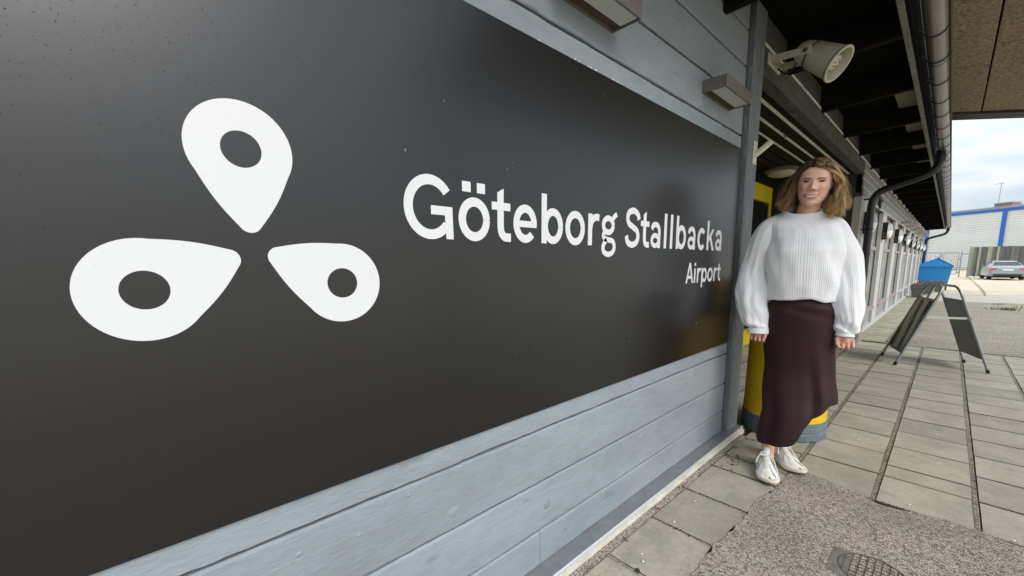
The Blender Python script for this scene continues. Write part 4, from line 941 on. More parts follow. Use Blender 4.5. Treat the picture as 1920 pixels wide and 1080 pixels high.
bm = BM(); cxp = colx(4.1, 96.2); box(bm, cxp - 1.05, cxp + 1.05, .6, 2.2, 9.46, 9.72); box(bm, cxp - 1.0, cxp + 1.0, .65, 2.15, 9.73, 9.86); box(bm, cxp - 1.08, cxp + 1.08, .58, 2.22, 9.87, 10.08); obj('roof_vent', bm, mat('brown_vent', (.27, .20, .18), .7), t)
t = thing('antenna', 'thin rooftop antenna mast on the warehouse against the clouds', 'antenna', (4.02, 96.95, 9.7))
bm = BM(); tube(bm, [(0, 0, 0), (.03, 0, 3.1)], .045, 6); obj('mast', bm, m_gal, t)
bm = BM(); tube(bm, [(-.75, 0, 2.85), (.35, 0, 2.95)], .025, 5)
for k in range(4): tube(bm, [(-.2 + k * .13, -.3, 2.90), (-.2 + k * .13, .3, 3.05 - .1 * k)], .02, 5)
obj('aerial', bm, m_gal, t)

# ------------------------------------------------------------------ weeds in the cracks
m_weed = mat('weed_green', (.12, .17, .03), .8, rand=.1); m_weed2 = mat('weed_dry', (.33, .27, .10), .85)
def weed(name, x, y, s, n, label, m_, seed, sx=1):
    r = random.Random(seed); bm = BM()
    for k in range(n):
        a = r.uniform(0, 2 * pi); x0, y0 = r.gauss(0, .12 * s) * sx, r.gauss(0, .05 * s); l = r.uniform(.05, .16) * s; w_ = .006 * s
        p0 = Vector((x0, y0, 0)); p1 = p0 + Vector((cos(a) * l * .3, sin(a) * l * .3, l * .7)); p2 = p0 + Vector((cos(a) * l * .8, sin(a) * l * .8, l * r.uniform(.5, 1))); sd_ = Vector((-sin(a), cos(a), 0)) * w_
        v_ = [bm.verts.new(q_) for q_ in (p0 - sd_, p0 + sd_, p1 + sd_, p1 - sd_, p2)]; bm.faces.new(v_[:4]); bm.faces.new((v_[3], v_[2], v_[4]))
    o = obj(name, bm, m_); o.location = (x, y, gz(y) - .01); tag(o, label, 'weed'); return o
weed('weed_tuft', 1.02, 15.3, .62, 170, 'bright green weed tuft growing in the ground crack beyond the sign', m_weed, 1, 1.5)
weed('weed_tuft', 1.27, 16.0, .9, 16, 'sparse tall weed right of the bright green tuft', m_weed2, 2)
weed('weed_tuft', .97, 17.0, .5, 40, 'low brownish weed left behind the bright green tuft', m_weed2, 3)
bm = BM(); r = random.Random(9)
def crack(pts, w0):
    P_ = bez([(p[0], p[1], 0) for p in pts], 14)
    for p, q_ in zip(P_, P_[1:]):
        w_ = w0 * r.uniform(.5, 1.4); dx = (q_ - p).normalized().cross(Vector((0, 0, 1))) * w_; z0, z1 = gz(p.y) - .004, gz(q_.y) - .004
        bm.faces.new([bm.verts.new(v_) for v_ in ((p.x - dx.x, p.y - dx.y, z0), (p.x + dx.x, p.y + dx.y, z0), (q_.x + dx.x, q_.y + dx.y, z1), (q_.x - dx.x, q_.y - dx.y, z1))])
crack([(.90, 21), (.98, 23.6), (1.05, 28), (1.12, 36), (1.2, 48), (1.22, 55)], .022)
crack([(.93, 17.3), (1.0, 15.9), (1.15, 14.6), (1.35, 12.8), (1.7, 11.0)], .018)
crack([(1.0, 15.9), (1.3, 16.2), (2.2, 16.9), (5, 18)], .03)
g = obj('ground_cracks', bm, mat('mossy_crack', (.22, .20, .10), .95, var=(8, .3))); g['kind'] = 'structure'

# ================================================================== the woman
TH = radians(12.04)
PO = Vector((-.58, 2.72, 0))
person = thing('person', 'smiling woman in white knit sweater and dark plum skirt standing beside the corner post', 'person', PO, TH)
def depsmesh(o):
    dg = bpy.context.evaluated_depsgraph_get(); return bpy.data.meshes.new_from_object(o.evaluated_get(dg))
HH = .232
HC = Vector((.040, -.035, 1.471 + .115))           # head centre in person space
HR = Matrix.Translation(HC) @ Matrix.Rotation(radians(5.0), 4, 'Y') @ Matrix.Rotation(radians(5), 4, 'X') @ Matrix.Rotation(radians(-4), 4, 'Z')
# profile tables by height fraction t: half width, front, back
HT = [(0, .012, .060, -.030), (.03, .026, .074, -.026), (.08, .043, .080, .0), (.15, .0535, .081, .035), (.23, .0615, .082, .062), (.33, .0665, .083, .082), (.43, .0710, .084, .092), (.53, .0725, .083, .098), (.62, .0730, .086, .101), (.72, .0710, .084, .100), (.82, .0650, .073, .092), (.90, .0540, .055, .075), (.96, .0360, .033, .050), (.99, .018, .015, .025), (1.0, .001, .001, .001)]
def gs(x, m, s): return exp(-((x - m) / s) ** 2)
def sst(a, b, x): t = max(0, min(1, (x - a) / (b - a))); return t * t * (3 - 2 * t)
def feat(x, t):
    ax = abs(x); d = 0
    # nose
    ridge = sst(.58, .40, t) * sst(.325, .375, t)
    sig = .0075 + .010 * sst(.52, .38, t)
    d += (.004 * gs(t, .52, .08) + .0205 * ridge) * gs(x, 0, sig) * (1 if t > .3 else sst(.28, .33, t))
    d += .006 * gs(x, 0, .011) * gs(t, .375, .03)
    d += .008 * gs(ax, .0135, .0058) * gs(t, .355, .022)
    # sockets, lids, brow
    d += -.0085 * gs(ax, .0355, .015) * gs(t, .535, .045)
    d += .0055 * gs(ax, .035, .010) * gs(t, .53, .028)
    d += .0030 * gs(ax, .030, .018) * gs(t, .605, .03)
    # cheeks, smile folds
    d += .0100 * gs(ax, .042, .014) * gs(t, .395, .06)
    lx = .020 + (.34 - t) * .115
    d += -.0045 * gs(ax, lx, .0045) * sst(.36, .30, t) * sst(.12, .19, t)
    tm = .216 + 25 * x * x          # curved mouth line
    if ax < .034:
        f = sst(.034, .024, ax)
        d += .0045 * gs(t, tm + .032, .016) * f + .0050 * gs(t, tm - .036, .020) * f - .0030 * gs(t, tm, .013) * f
    d += -.003 * gs(x, 0, .02) * gs(t, .135, .02) + .004 * gs(x, 0, .018) * gs(t, .065, .035)
    return d
def HTL(t):
    w_, f_, b_ = lerp_tab(HT, t); return w_ * 1.035, f_, b_
def hpt(x, t):
    """point on the front face in head space"""
    w_, f_, b_ = HTL(t); q_ = min(.999, abs(x) / w_); n_ = 2.3
    y = f_ * (1 - q_ ** n_) ** (1 / n_)
    return Vector((x, -(y + feat(x, t)), t * HH - .115))
def head_rings():
    rings = []; N_ = 120; T = 84
    for i in range(T + 1):
        t = (i / T); w_, f_, b_ = HTL(t); ring = []
        for k in range(N_):
            a = 2 * pi * k / N_; n_ = 2.3; ca, sa = cos(a), sin(a)
            x = w_ * math.copysign(abs(ca) ** (2 / n_), ca)
            yf = abs(sa) ** (2 / n_)
            if sa > 0: ring.append((x, b_ * yf, t * HH - .115))
            else: ring.append((x, -(f_ * yf + feat(x, t) * min(1, yf * 1.6)), t * HH - .115))
        rings.append([HR @ Vector(p) for p in ring])
    return rings
bm = BM(); loft(bm, head_rings())
def cap(bm, a, b, ra, rb, n=16):
    a, b = Vector(a), Vector(b); d = b - a; L_ = d.length; pr = []
    for k in range(5): q_ = pi / 2 * k / 5; pr.append((max(.0005, ra * sin(q_)), -ra * cos(q_)))
    for k in range(6): q_ = pi / 2 * k / 5; pr.append((max(.0005, rb * cos(q_)), L_ + rb * sin(q_)))
    lathe(bm, pr, a, d, n)
def chain(bm, pts, rs, n=14):
    for (a, b), (ra, rb) in zip(zip(pts, pts[1:]), zip(rs, rs[1:])): cap(bm, a, b, ra, rb, n)
# neck and trunk
chain(bm, [HR @ Vector((-.0, .030, -.045)), (.022, .02, 1.455), (.018, .035, 1.385)], [.050, .0505, .064], 28)
chain(bm, [(-.10, .035, 1.375), (.02, .04, 1.39), (.14, .035, 1.365)], [.042, .055, .042])
chain(bm, [(.02, .03, 1.33), (.025, .03, 1.2), (.03, .03, 1.08), (.03, .03, .97)], [.095, .09, .085, .10], 24)
# ears
for s in (-1, 1):
    c = HR @ Vector((s * .0745, .012, .005)); 
    for k in range(9):
        a = -.3 + k * .45; cap(bm, HR @ Vector((s * (.076 + .006 * sin(a * .5)), .014 - .013 * cos(a) * 1, .002 + .026 * sin(a) + .0)), HR @ Vector((s * (.078 + .006 * sin(a * .5)), .014 - .013 * cos(a + .45), .002 + .026 * sin(a + .45))), .0042, .0042, 8)
    cap(bm, HR @ Vector((s * .073, .006, -.018)), HR @ Vector((s * .074, .018, .018)), .006, .008, 8)
# arms
chain(bm, [(-.13, .03, 1.36), (-.195, .04, 1.14), (-.190, -.01, .95), (-.165, -.035, .825)], [.042, .038, .034, .024])
chain(bm, [(.165, .03, 1.35), (.215, .04, 1.13), (.232, -.01, .95), (.232, -.03, .825)], [.042, .038, .034, .024])
def hand(bm, W_, s):
    """relaxed curled hand; W_ wrist, s = +1 thumb towards +x"""
    W_ = Vector(W_); q = lambda x, y, z: W_ + Vector((x * s, y, z))
    chain(bm, [q(0, 0, .02), q(0, -.002, -.01), q(-.002, -.004, -.038)], [.023, .024, .022])
    kn = [(-.032, .008), (-.0125, -.004), (.0070, -.008), (.0265, -.004)]     # little to index
    for i, (x, y) in enumerate(kn):
        chain(bm, [q(x * .55, y * .5, -.012), q(x, y - .004, -.040)], [.011, .0100])
        L1 = (.024, .029, .031, .028)[i]; L2_ = (.017, .021, .023, .020)[i]
        a = q(x, y - .004, -.042); b = a + Vector((s * .0015 * (i - 1.5), -.010, -L1)); c = b + Vector((s * .002, .016, -.010)); d = c + Vector((0, .015, .009))
        chain(bm, [a, b, c, d], [.0092, .0082, .0075, .0065], 12)
    chain(bm, [q(.018, -.004, -.006), q(.036, -.016, -.030), q(.033, -.026, -.056), q(.024, -.030, -.072)], [.0125, .0100, .0088, .0072], 12)
hand(bm, (-.158, -.045, .802), 1); hand(bm, (.235, -.04, .802), -1)
# pelvis and legs down to the ankles (person space)
INV = (Matrix.Translation(PO) @ Matrix.Rotation(TH, 4, 'Z')).inverted()
A1 = INV @ Vector((-.612, 2.573, .085)); A2 = INV @ Vector((-.612, 2.752, .085))
chain(bm, [(-.05, .03, .93), (.09, .03, .93)], [.095, .095], 20)
chain(bm, [(-.05, .03, .90), (-.015, -.02, .50), (A1.x + .012, A1.y + .045, .32), (A1.x, A1.y + .012, .20), (A1.x, A1.y, .09), (A1.x, A1.y - .02, .05)], [.085, .054, .046, .038, .031, .032], 18)
chain(bm, [(.09, .03, .90), (.055, .0, .50), (A2.x, A2.y + .01, .22), (A2.x, A2.y, .09), (A2.x, A2.y - .02, .05)], [.085, .056, .040, .031, .032], 18)
bmesh.ops.recalc_face_normals(bm, faces=bm.faces)
tmp = obj('tmp_body', bm, None)
md = tmp.modifiers.new('r', 'REMESH'); md.mode = 'VOXEL'; md.voxel_size = .0023; md.adaptivity = 0
m2 = tmp.modifiers.new('s', 'SMOOTH'); m2.iterations = 3; m2.factor = .5
me = depsmesh(tmp); bpy.data.objects.remove(tmp)
me.name = 'body'
HRi = HR.inverted(); nv = len(me.vertices); import numpy as np
co = np.empty(nv * 3, 'f'); me.vertices.foreach_get('co', co); co = co.reshape(-1, 3)
Hm = np.array(HRi); hc = co @ Hm[:3, :3].T + Hm[:3, 3]
skin = np.array([.76, .455, .335]); col = np.tile(skin, (nv, 1))
x_, y_, t_ = hc[:, 0], hc[:, 1], (hc[:, 2] + .115) / HH
G_ = lambda v, m, s: np.exp(-((v - m) / s) ** 2)
front = (y_ < -.02).astype(float)
blush = (G_(np.abs(x_), .042, .018) * G_(t_, .37, .09) * .55 + G_(x_, 0, .014) * G_(t_, .36, .05) * .6) * front
col += blush[:, None] * (np.array([.70, .31, .24]) - skin)
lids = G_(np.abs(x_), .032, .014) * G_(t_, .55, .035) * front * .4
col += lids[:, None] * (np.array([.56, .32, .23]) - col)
ank = (co[:, 2] < .3)[:, None]; col = np.where(ank, np.array([.64, .37, .26]), col)
hnd = ((co[:, 2] < .83) & (co[:, 2] > .68) & (np.abs(co[:, 0] - .03) > .12))[:, None]; col = np.where(hnd, np.array([.62, .34, .25]), col)
at = me.color_attributes.new('Col', 'FLOAT_COLOR', 'POINT'); at.data.foreach_set('color', np.concatenate([col, np.ones((nv, 1))], 1).astype('f').ravel())
m_skin = attr_mat('skin', .48, .12, .4, (180, .12))
body = obj('body', me, m_skin, person, smooth=True)

def on_face(x, t, off): 
    p = hpt(x, t); return HR @ (p + Vector((0, -off, 0)))
def face_patch(name, cols_, m, off, parent=person):
    """cols_: list of (x, [t values]) columns"""
    bm = BM(); V_ = [[bm.verts.new(on_face(x, t, off)) for t in ts] for x, ts in cols_]
    for a, b in zip(V_, V_[1:]):
        for i in range(len(a) - 1): bm.faces.new((a[i], b[i], b[i + 1], a[i + 1]))
    bmesh.ops.remove_doubles(bm, verts=bm.verts, dist=1e-6)
    o = obj(name, bm, m, parent, smooth=True); sm = o.modifiers.new('s', 'SOLIDIFY'); sm.thickness = .0012; sm.offset = -1; return o
def curve_tab(n, x0, x1): return [x0 + (x1 - x0) * i / n for i in range(n + 1)]
m_lip = mat('lip_skin', (.56, .24, .20), .4); m_tooth = mat('teeth', (.95, .93, .88), .3); m_mouth = mat('mouth_dark', (.28, .10, .08), .6)
def mt(x): return .216 + 25 * x * x
hw_ = .0350
ul, ll, tt, mo = [], [], [], []
for x in curve_tab(18, -hw_, hw_):
    f = max(0, 1 - (abs(x) / hw_) ** 2.2); m_ = mt(x)
    open_ = .017 * f; ul.append((x, [m_ + open_ * .75, m_ + open_ * .75 + .006 * f + .010 * f + .003 * f * (1 - gs(x, 0, .004)), m_ + open_ * .75 + .026 * f * (1 - .18 * gs(x, 0, .004))]))
    ll.append((x, [m_ - open_ * 1.1 - .036 * f, m_ - open_ * 1.1 - .018 * f, m_ - open_ * 1.1])); 
    if abs(x) < .031: g = max(0, 1 - (abs(x) / .032) ** 2.5); tt.append((x, [mt(x) - .020 * g, mt(x) + .018 * g]))
    mo.append((x, [m_ - open_ * 1.2, m_ + open_ * .9]))
face_patch('lips', ul, m_lip, .0040); face_patch('lips', ll, m_lip, .0044)
face_patch('mouth_gap', mo, m_mouth, .0012); face_patch('teeth', tt, m_tooth, .0036)
m_brow = mat('brow_hair', (.085, .045, .025), .8); m_lash = mat('lash_dark', (.025, .014, .010), .7); m_eyew = mat('eye_white', (.48, .45, .42), .2); m_iris = mat('iris', (.03, .035, .03), .15)
for s in (-1, 1):
    ex_ = .0350
    def lid(x): u = (x * s - ex_) / .0145; return u
    ew, lash, low, ir = [], [], [], []
    for i in range(13):
        u = -1 + 2 * i / 12; x = s * (ex_ + u * .0140); a = max(0, 1 - u * u)
        tb = .528 + .006 * u * 1; ew.append((x, [tb - .006 * a, tb + .012 * a])); lash.append((x, [tb + .009 * a + .0, tb + .023 * a + .006])); low.append((x, [tb - .014 * a - .001, tb - .0055 * a]))
        if abs(u) < .38: ir.append((x, [tb - .006 * a, tb + .012 * a]))
    for L_ in (ew, lash, low, ir):
        if s < 0: L_.reverse()
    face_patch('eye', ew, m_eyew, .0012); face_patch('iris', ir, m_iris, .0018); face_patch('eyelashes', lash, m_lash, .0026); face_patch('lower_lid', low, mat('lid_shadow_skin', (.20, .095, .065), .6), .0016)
    br = []
    for i in range(15):
        u = i / 14; x = s * (.0145 + u * .037); tb = .585 + .020 * sin(u * 2.3) - .010 * u; th_ = .018 * (1 - u) ** .6 * (.4 + min(1, u * 6) * .6) + .003; br.append((x, [tb - th_ / 2, tb + th_ / 2]))
    if s < 0: br.reverse()
    face_patch('eyebrow', br, m_brow, .0012)
    nb = [(x, [.338, .346]) for x in ((s * .0055), (s * .008), (s * .0105))]
    if s < 0: nb.reverse()
    face_patch('nostril', nb, m_mouth, .0010)

# ---------------------------------------------------------------- sweater
def knit(name):
    m = bpy.data.materials.new(name); m.use_nodes = True; MATS[name] = m; N = m.node_tree.nodes; lk = m.node_tree.links.new; b = N['Principled BSDF']
    b.inputs['Base Color'].default_value = (.82, .82, .835, 1); b.inputs['Roughness'].default_value = .95; b.inputs['Specular IOR Level'].default_value = .1
    b.inputs['Sheen Weight'].default_value = .25; b.inputs['Sheen Roughness'].default_value = .5
    tc = N.new('ShaderNodeTexCoord'); n = N.new('ShaderNodeTexNoise'); n.inputs['Scale'].default_value = 260; lk(tc.outputs['Object'], n.inputs['Vector'])
    bp = N.new('ShaderNodeBump'); bp.inputs['Strength'].default_value = .5; bp.inputs['Distance'].default_value = .0015; lk(n.outputs['Fac'], bp.inputs['Height']); lk(bp.outputs[0], b.inputs['Normal'])
    return m
m_knit = knit('white_rib_knit')
RB = .0013
def torso(p, a):
    pass
TT = [  # z, cx, half width, half depth, cy
 (.962, .030, .162, .120, .010), (.985, .030, .166, .126, .010), (1.05, .027, .171, .132, .010), (1.15, .022, .178, .137, .008), (1.23, .020, .183, .136, .008), (1.30, .018, .178, .124, .014), (1.35, .014, .170, .110, .022), (1.385, .004, .164, .100, .026), (1.405, -.006, .150, .090, .028), (1.42, -.010, .125, .080, .028), (1.432, -.004, .096, .071, .026), (1.440, -.002, .090, .066, .025), (1.462, -.002, .0835, .062, .024)]
NR, NA = 110, 780
def collar_tilt(z, a):
    k = sst(1.33, 1.43, z); return k * (.030 * sin(a) - .006 * cos(a) + .010 * cos(a) ** 2 * sst(1.46, 1.435, z))
rings = []
zs = [TT[0][0] + (TT[-1][0] - TT[0][0]) * i / NR for i in range(NR + 1)]
for z in zs:
    cx, hw2, hd, cy = lerp_tab(TT, z); ring = []
    for k in range(NA):
        a = 2 * pi * k / NA; ca, sa = cos(a), sin(a); n_ = 2.25
        x = math.copysign(abs(ca) ** (2 / n_), ca); y = math.copysign(abs(sa) ** (2 / n_), sa)
        rib = RB * (1 - 2 * abs((k * 112 / NA) % 1 - .5) * 1.0 - .5) * (1.0 if z < 1.425 else .55)
        collar = .0045 * sst(1.430, 1.435, z)
        hem = .003 * sst(.985, .972, z)
        # soft folds
        fold = .0065 * noise.noise((ca * 1.6 + 3, sa * 1.6, z * 5)) + .004 * noise.noise((ca * 4, sa * 4, z * 9 + 4))
        fold += .007 * sin(z * 21 + ca * 5.5 + 1.0) * gs(abs(ca), .78, .28) * sst(1.0, 1.1, z) * sst(1.40, 1.3, z)
        fold += .006 * gs(ca, -.38, .25) * gs(z, 1.24, .07) * (sa < 0) + .006 * gs(ca, .38, .25) * gs(z, 1.24, .07) * (sa < 0)
        r_ = 1 + (rib + fold * sst(1.43, 1.38, z) + collar + hem) / .14
        zz = z + collar_tilt(z, a)
        if z < 1.05: zz += (1.05 - z) / .088 * (.018 * (1 - abs(ca)) * (sa < 0) * 1.0 + .010 * noise.noise((ca * 2, sa * 2, 7)) + .022 * sst(.5, .1, abs(ca)) * 0)
        ring.append((cx + hw2 * x * r_, cy + hd * y * r_, zz))
    rings.append(ring)
# turned-in collar and hem
def shrink(ring, s, dz):
    cx = sum(p[0] for p in ring) / len(ring); cy = sum(p[1] for p in ring) / len(ring); return [(cx + (p[0] - cx) * s, cy + (p[1] - cy) * s, p[2] + dz) for p in ring]
top = rings[-1]; rings += [shrink(top, .97, .003), shrink(top, .93, .0), shrink(top, .91, -.012), shrink(top, .93, -.03)]
rings = [shrink(rings[0], .93, .035), shrink(rings[0], .955, .003), shrink(rings[0], .985, -.003)] + rings
bm = BM(); loft(bm, rings, False); swt = obj('sweater', bm, m_knit, person, smooth=True); swt['label'] = 'white ribbed knit sweater with wide balloon sleeves'
def sleeve(ctrl, ribs, seed, s):
    """ctrl rows: x,y,z,r, flatten"""
    P_ = bez([c[:3] for c in ctrl], 14); Rr = [v.x for v in bez([(c[3], 0, 0) for c in ctrl], 14)]; n = 420; rings = []
    for i, p in enumerate(P_):
        d = (P_[min(i + 1, len(P_) - 1)] - P_[max(i - 1, 0)]).normalized(); a_ = d.cross(Vector((0, -1, 0))).normalized(); b_ = a_.cross(d).normalized()
        tt_ = i / (len(P_) - 1); cuff = sst(.885, .905, tt_)
        ring = []
        for k in range(n):
            a = 2 * pi * k / n; ca, sa = cos(a), sin(a)
            rib = RB * (1 - 2 * abs((k * ribs / n) % 1 - .5) - .5) * 1.1
            f = .010 * noise.noise((ca * 1.3 + seed, sa * 1.3, tt_ * 5)) + .007 * noise.noise((ca * 3 + seed, sa * 3, tt_ * 9))
            f += .010 * sin(ca * 3.5 + tt_ * 15 + seed) * gs(tt_, .78, .13) + .008 * sin(tt_ * 26 + 2.2 * sa + seed) * gs(tt_, .42, .2) * (.5 + .5 * s * -ca)
            r_ = Rr[i] + rib + f * (1 - cuff) * sst(0, .15, tt_)
            ring.append(p + a_ * ca * r_ + b_ * sa * r_ * .86)
        rings.append(ring)
    last = rings[-1]; c = P_[-1]
    rings += [[c + (q_ - c) * .93 + Vector((0, 0, -.002)) for q_ in last], [c + (q_ - c) * .86 + Vector((0, 0, .004)) for q_ in last], [c + (q_ - c) * .84 + Vector((0, 0, .03)) for q_ in last]]
    bm = BM(); loft(bm, rings, False); o = obj('sleeve', bm, m_knit, swt, smooth=True)
sleeve([(-.070, .030, 1.395, .052), (-.128, .030, 1.358, .077), (-.168, .030, 1.27, .082), (-.193, .030, 1.18, .079), (-.2085, .022, 1.09, .081), (-.211, .005, 1.00, .0835), (-.202, -.015, .92, .078), (-.184, -.03, .855, .069), (-.1675, -.038, .815, .059), (-.1625, -.042, .795, .0545), (-.162, -.045, .766, .0555)], 64, 1.3, 1)
sleeve([(.080, .030, 1.382, .052), (.130, .030, 1.340, .078), (.165, .030, 1.26, .084), (.190, .030, 1.18, .082), (.208, .022, 1.09, .082), (.219, .005, 1.00, .083), (.228, -.012, .92, .0745), (.2345, -.026, .86, .060), (.2345, -.034, .825, .049), (.2325, -.038, .805, .0405), (.232, -.04, .786, .0405)], 64, 5.1, -1)

# ---------------------------------------------------------------- skirt
HEM = [(-.14, .155), (-.09, .158), (-.045, .168), (.0, .178), (.037, .190), (.061, .205), (.078, .24), (.096, .30), (.13, .35), (.192, .40), (.26, .425)]
KT = [  # z, cx, hw, hd
 (.10, .035, .168, .172), (.25, .050, .168, .168), (.335, .062, .170, .158), (.45, .058, .172, .130), (.57, .050, .166, .112), (.725, .032, .170, .118), (.85, .030, .172, .122), (.93, .030, .170, .118), (1.0, .03, .14, .095)]
m_skirt = mat('plum_satin_skirt', (.030, .0120, .0135), .62, var=(3, .08), spec=.2)

rings = []; n = 360; M_ = 90
for i in range(M_ + 1):
    s = i / M_; ring = []
    for k in range(n):
        a = 2 * pi * k / n; ca, sa = cos(a), sin(a)
        zh = lerp_tab(HEM, .055 + .185 * math.copysign(abs(ca) ** .7, ca))[0]; zh = zh + (.02 * max(0, sa))
        z = 1.0 + (zh - 1.0) * s
        cx, hw2, hd = lerp_tab(KT, z); low = 1 - sst(.15, .8, z)
        f = .011 * low * sin(a * 4 + 1.4) + .007 * low * sin(a * 7 + z * 5) + .006 * sin((ca * 2.4 - z * 7.5)) * gs(z, .55, .25) + .004 * noise.noise((ca * 2, sa * 2, z * 4))
        f += .0045 * sin(z * 60 + ca * 4) * gs(z, .91, .035) + .012 * gs(ca, .50, .16) * (sa < 0) * gs(z, .5, .2) - .010 * gs(ca, .25, .14) * (sa < 0) * gs(z, .42, .2)
        if z < .5 and ca < 0: f -= .006 * sst(.5, .3, z) * (-ca)
        q_ = 2 / (2 + .9 * sst(.75, .35, z)); ring.append((cx + (hw2 + f) * math.copysign(abs(ca) ** q_, ca), .012 - .072 * sst(.65, .16, z) + (hd + f) * math.copysign(abs(sa) ** q_, sa), z))
    rings.append(ring)
b0 = rings[-1]; rings.append([(p[0] * 1 + (.04 - p[0]) * .012, p[1] * .985, p[2] - .001) for p in b0]); rings.append([(p[0] + (.04 - p[0]) * .02, p[1] * .975, p[2] + .02) for p in b0])
bm = BM(); loft(bm, rings, False); o = obj('skirt', bm, m_skirt, person, smooth=True); o['label'] = 'dark plum midi skirt with a slanting hem'

# ---------------------------------------------------------------- shoes
m_up = mat('off_white_mesh', (.72, .70, .63), .8, var=(30, .08), bump=(300, .4, .001)); m_pan = mat('white_leather', (.74, .74, .72), .5); m_sole = mat('cream_sole', (.70, .66, .58), .6, var=(20, .05)); m_gum = mat('gum_rubber', (.36, .19, .06), .6); m_lace = mat('white_lace', (.78, .77, .73), .8)
SH = [  # y along (heel 0 .. toe .287), half width, top height, xshift
 (0.0, .020, .060, 0), (.012, .031, .078, 0), (.035, .037, .086, 0), (.065, .0385, .085, 0), (.095, .0375, .088, .0), (.12, .038, .088, .001), (.15, .0415, .074, .002), (.18, .0455, .061, .003), (.21, .0470, .050, .003), (.24, .0440, .042, .001), (.262, .036, .036, -.001), (.278, .024, .028, -.003), (.287, .010, .020, -.004)]
def shoe(toe, heel, label):
    toe, heel = INV @ Vector(toe), INV @ Vector(heel); d = toe - heel; d.z = 0; rz = math.atan2(d.y, d.x) - pi / 2
    T_ = Matrix.Translation((heel.x, heel.y, .004)) @ Matrix.Rotation(rz, 4, 'Z'); sc = d.length / .287; T_ = T_ @ Matrix.Scale(sc, 4)
    X = lambda p: T_ @ Vector(p)
    bm = BM(); rings = []
    for i in range(45):
        y = .287 * i / 44; hw2, hz, xs = lerp_tab(SH, y); rings.append([]) 
        for k in range(28):
            a = 2 * pi * k / 28; ca, sa = cos(a), sin(a); px = math.copysign(abs(ca) ** .75, ca) * (hw2 - .003) ; pz = .018 + (hz - .018) * (max(0, sa) ** .85) if sa > 0 else .018 + .006 * sa
            if sa > 0: px *= 1 - .42 * sst(.3, 1, sa) * (1 if y > .03 else .6)
            rings[-1].append(X((px + xs, y, pz)))
    loft(bm, rings); u_ = obj('shoe', bm, m_up, person, smooth=True); u_['label'] = label
    # sole
    bm = BM(); rings = []
    for i in range(41):
        y = -.008 + .297 * i / 40; yy = min(max(y, 0), .287); hw2, hz, xs = lerp_tab(SH, yy); hw2 = (hw2 + .004) * (1 if 0 <= y <= .287 else .6)
        tl = .022 * sst(.20, .29, y); zt = .031 + .006 * sst(.05, .0, y) + .003 * sin(y * 40)
        rings.append([X((xs + sx * hw2 * q_, y, z)) for sx, q_, z in ((-1, .90, tl * .8), (-1, 1.04, .010 + tl * .7), (-1, 1.0, zt - .003 + tl * .25), (-1, .94, zt + tl * .25), (1, .94, zt + tl * .25), (1, 1.0, zt - .003 + tl * .25), (1, 1.04, .010 + tl * .7), (1, .90, tl * .8))])
    loft(bm, rings); obj('sole', bm, m_sole, u_, smooth=50)
    bm = BM(); rings = []
    for i in range(9):
        y = .250 + .043 * i / 8; yy = min(y, .287); hw2, hz, xs = lerp_tab(SH, yy); w2 = min(.019 * (y - .245) / .03, .019, hw2 * .85 + .004); z0 = .010 + .35 * (y - .25); z1 = hz * .86 + .002 - max(0, y - .28) * .3
        rings.append([X((xs + sx * w2 * q_, y + .004, z)) for sx, q_, z in ((-1, 1, z0), (-1, .8, z1), (0, 1, z1 + .004), (1, .8, z1), (1, 1, z0))])
    loft(bm, rings); obj('gum_toe', bm, m_gum, u_, smooth=True)
    bm = BM()          # gum outsole
    rings = []
    for i in range(25):
        y = .004 + .276 * i / 24; hw2, hz, xs = lerp_tab(SH, y); tl = .022 * sst(.20, .29, y); rings.append([X((xs - hw2 * .88, y, tl * .8 - .003)), X((xs + hw2 * .88, y, tl * .8 - .003)), X((xs + hw2 * .88, y, tl * .8 + .003)), X((xs - hw2 * .88, y, tl * .8 + .003))])
    loft(bm, rings); obj('outsole', bm, m_gum, u_)
    # tongue, side panels, laces
    bm = BM(); tube(bm, [X((0, .108, .080)), X((0, .098, .100)), X((0, .088, .128))], [.016, .018, .013], 10); o = obj('tongue', bm, m_pan, u_, smooth=True)
    def top(x, y, off=.002):
        hw2, hz, xs = lerp_tab(SH, y); q_ = min(.98, abs(x) / hw2); return X((x + xs, y, .018 + (hz - .018) * (1 - q_ ** 2.6) ** .55 + off))
    for s in (-1, 1):
        for (y0, y1, w0, w1, xa, xb) in ((.165, .245, .010, .004, .022, .034), (.06, .15, .012, .008, .036, .040)):
            bm = BM(); V_ = []
            for i in range(13):
                y = y0 + (y1 - y0) * i / 12; x = xa + (xb - xa) * sin(i / 12 * pi * .5); w2 = w0 * sin(pi * min(1, (i + .6) / 13.2)) + .001; hw2 = lerp_tab(SH, y)[0]; V_.append((top(s * min(x - w2, hw2 * .97), y, .0018), top(s * min(x + w2, hw2 * .985), y, .0018)))
            vv = [[bm.verts.new(q_) for q_ in r_] for r_ in V_]
            for a, b in zip(vv, vv[1:]): bm.faces.new((a[0], a[1], b[1], b[0]))
            o = obj('side_panel', bm, m_pan, u_); sm = o.modifiers.new('s', 'SOLIDIFY'); sm.thickness = .0012; sm.offset = 0
    for i in range(6):
        y = .122 + i * .0145; bm = BM(); tube(bm, [top(-.018, y, .002), top(-.009, y + .003, .006), top(0, y + .005, .008), top(.009, y + .003, .006), top(.018, y, .002)], .0026, 6); obj('lace', bm, m_lace, u_, smooth=True)
    bm = BM(); tube(bm, bez([X((0, .112, .094)), X((-.028, .13, .085)), X((-.040, .165, .052)), X((-.048, .185, .030))], 6), .0026, 6); tube(bm, bez([X((0, .112, .094)), X((.028, .115, .092)), X((.044, .13, .075)), X((.050, .15, .06))], 6), .0026, 6)
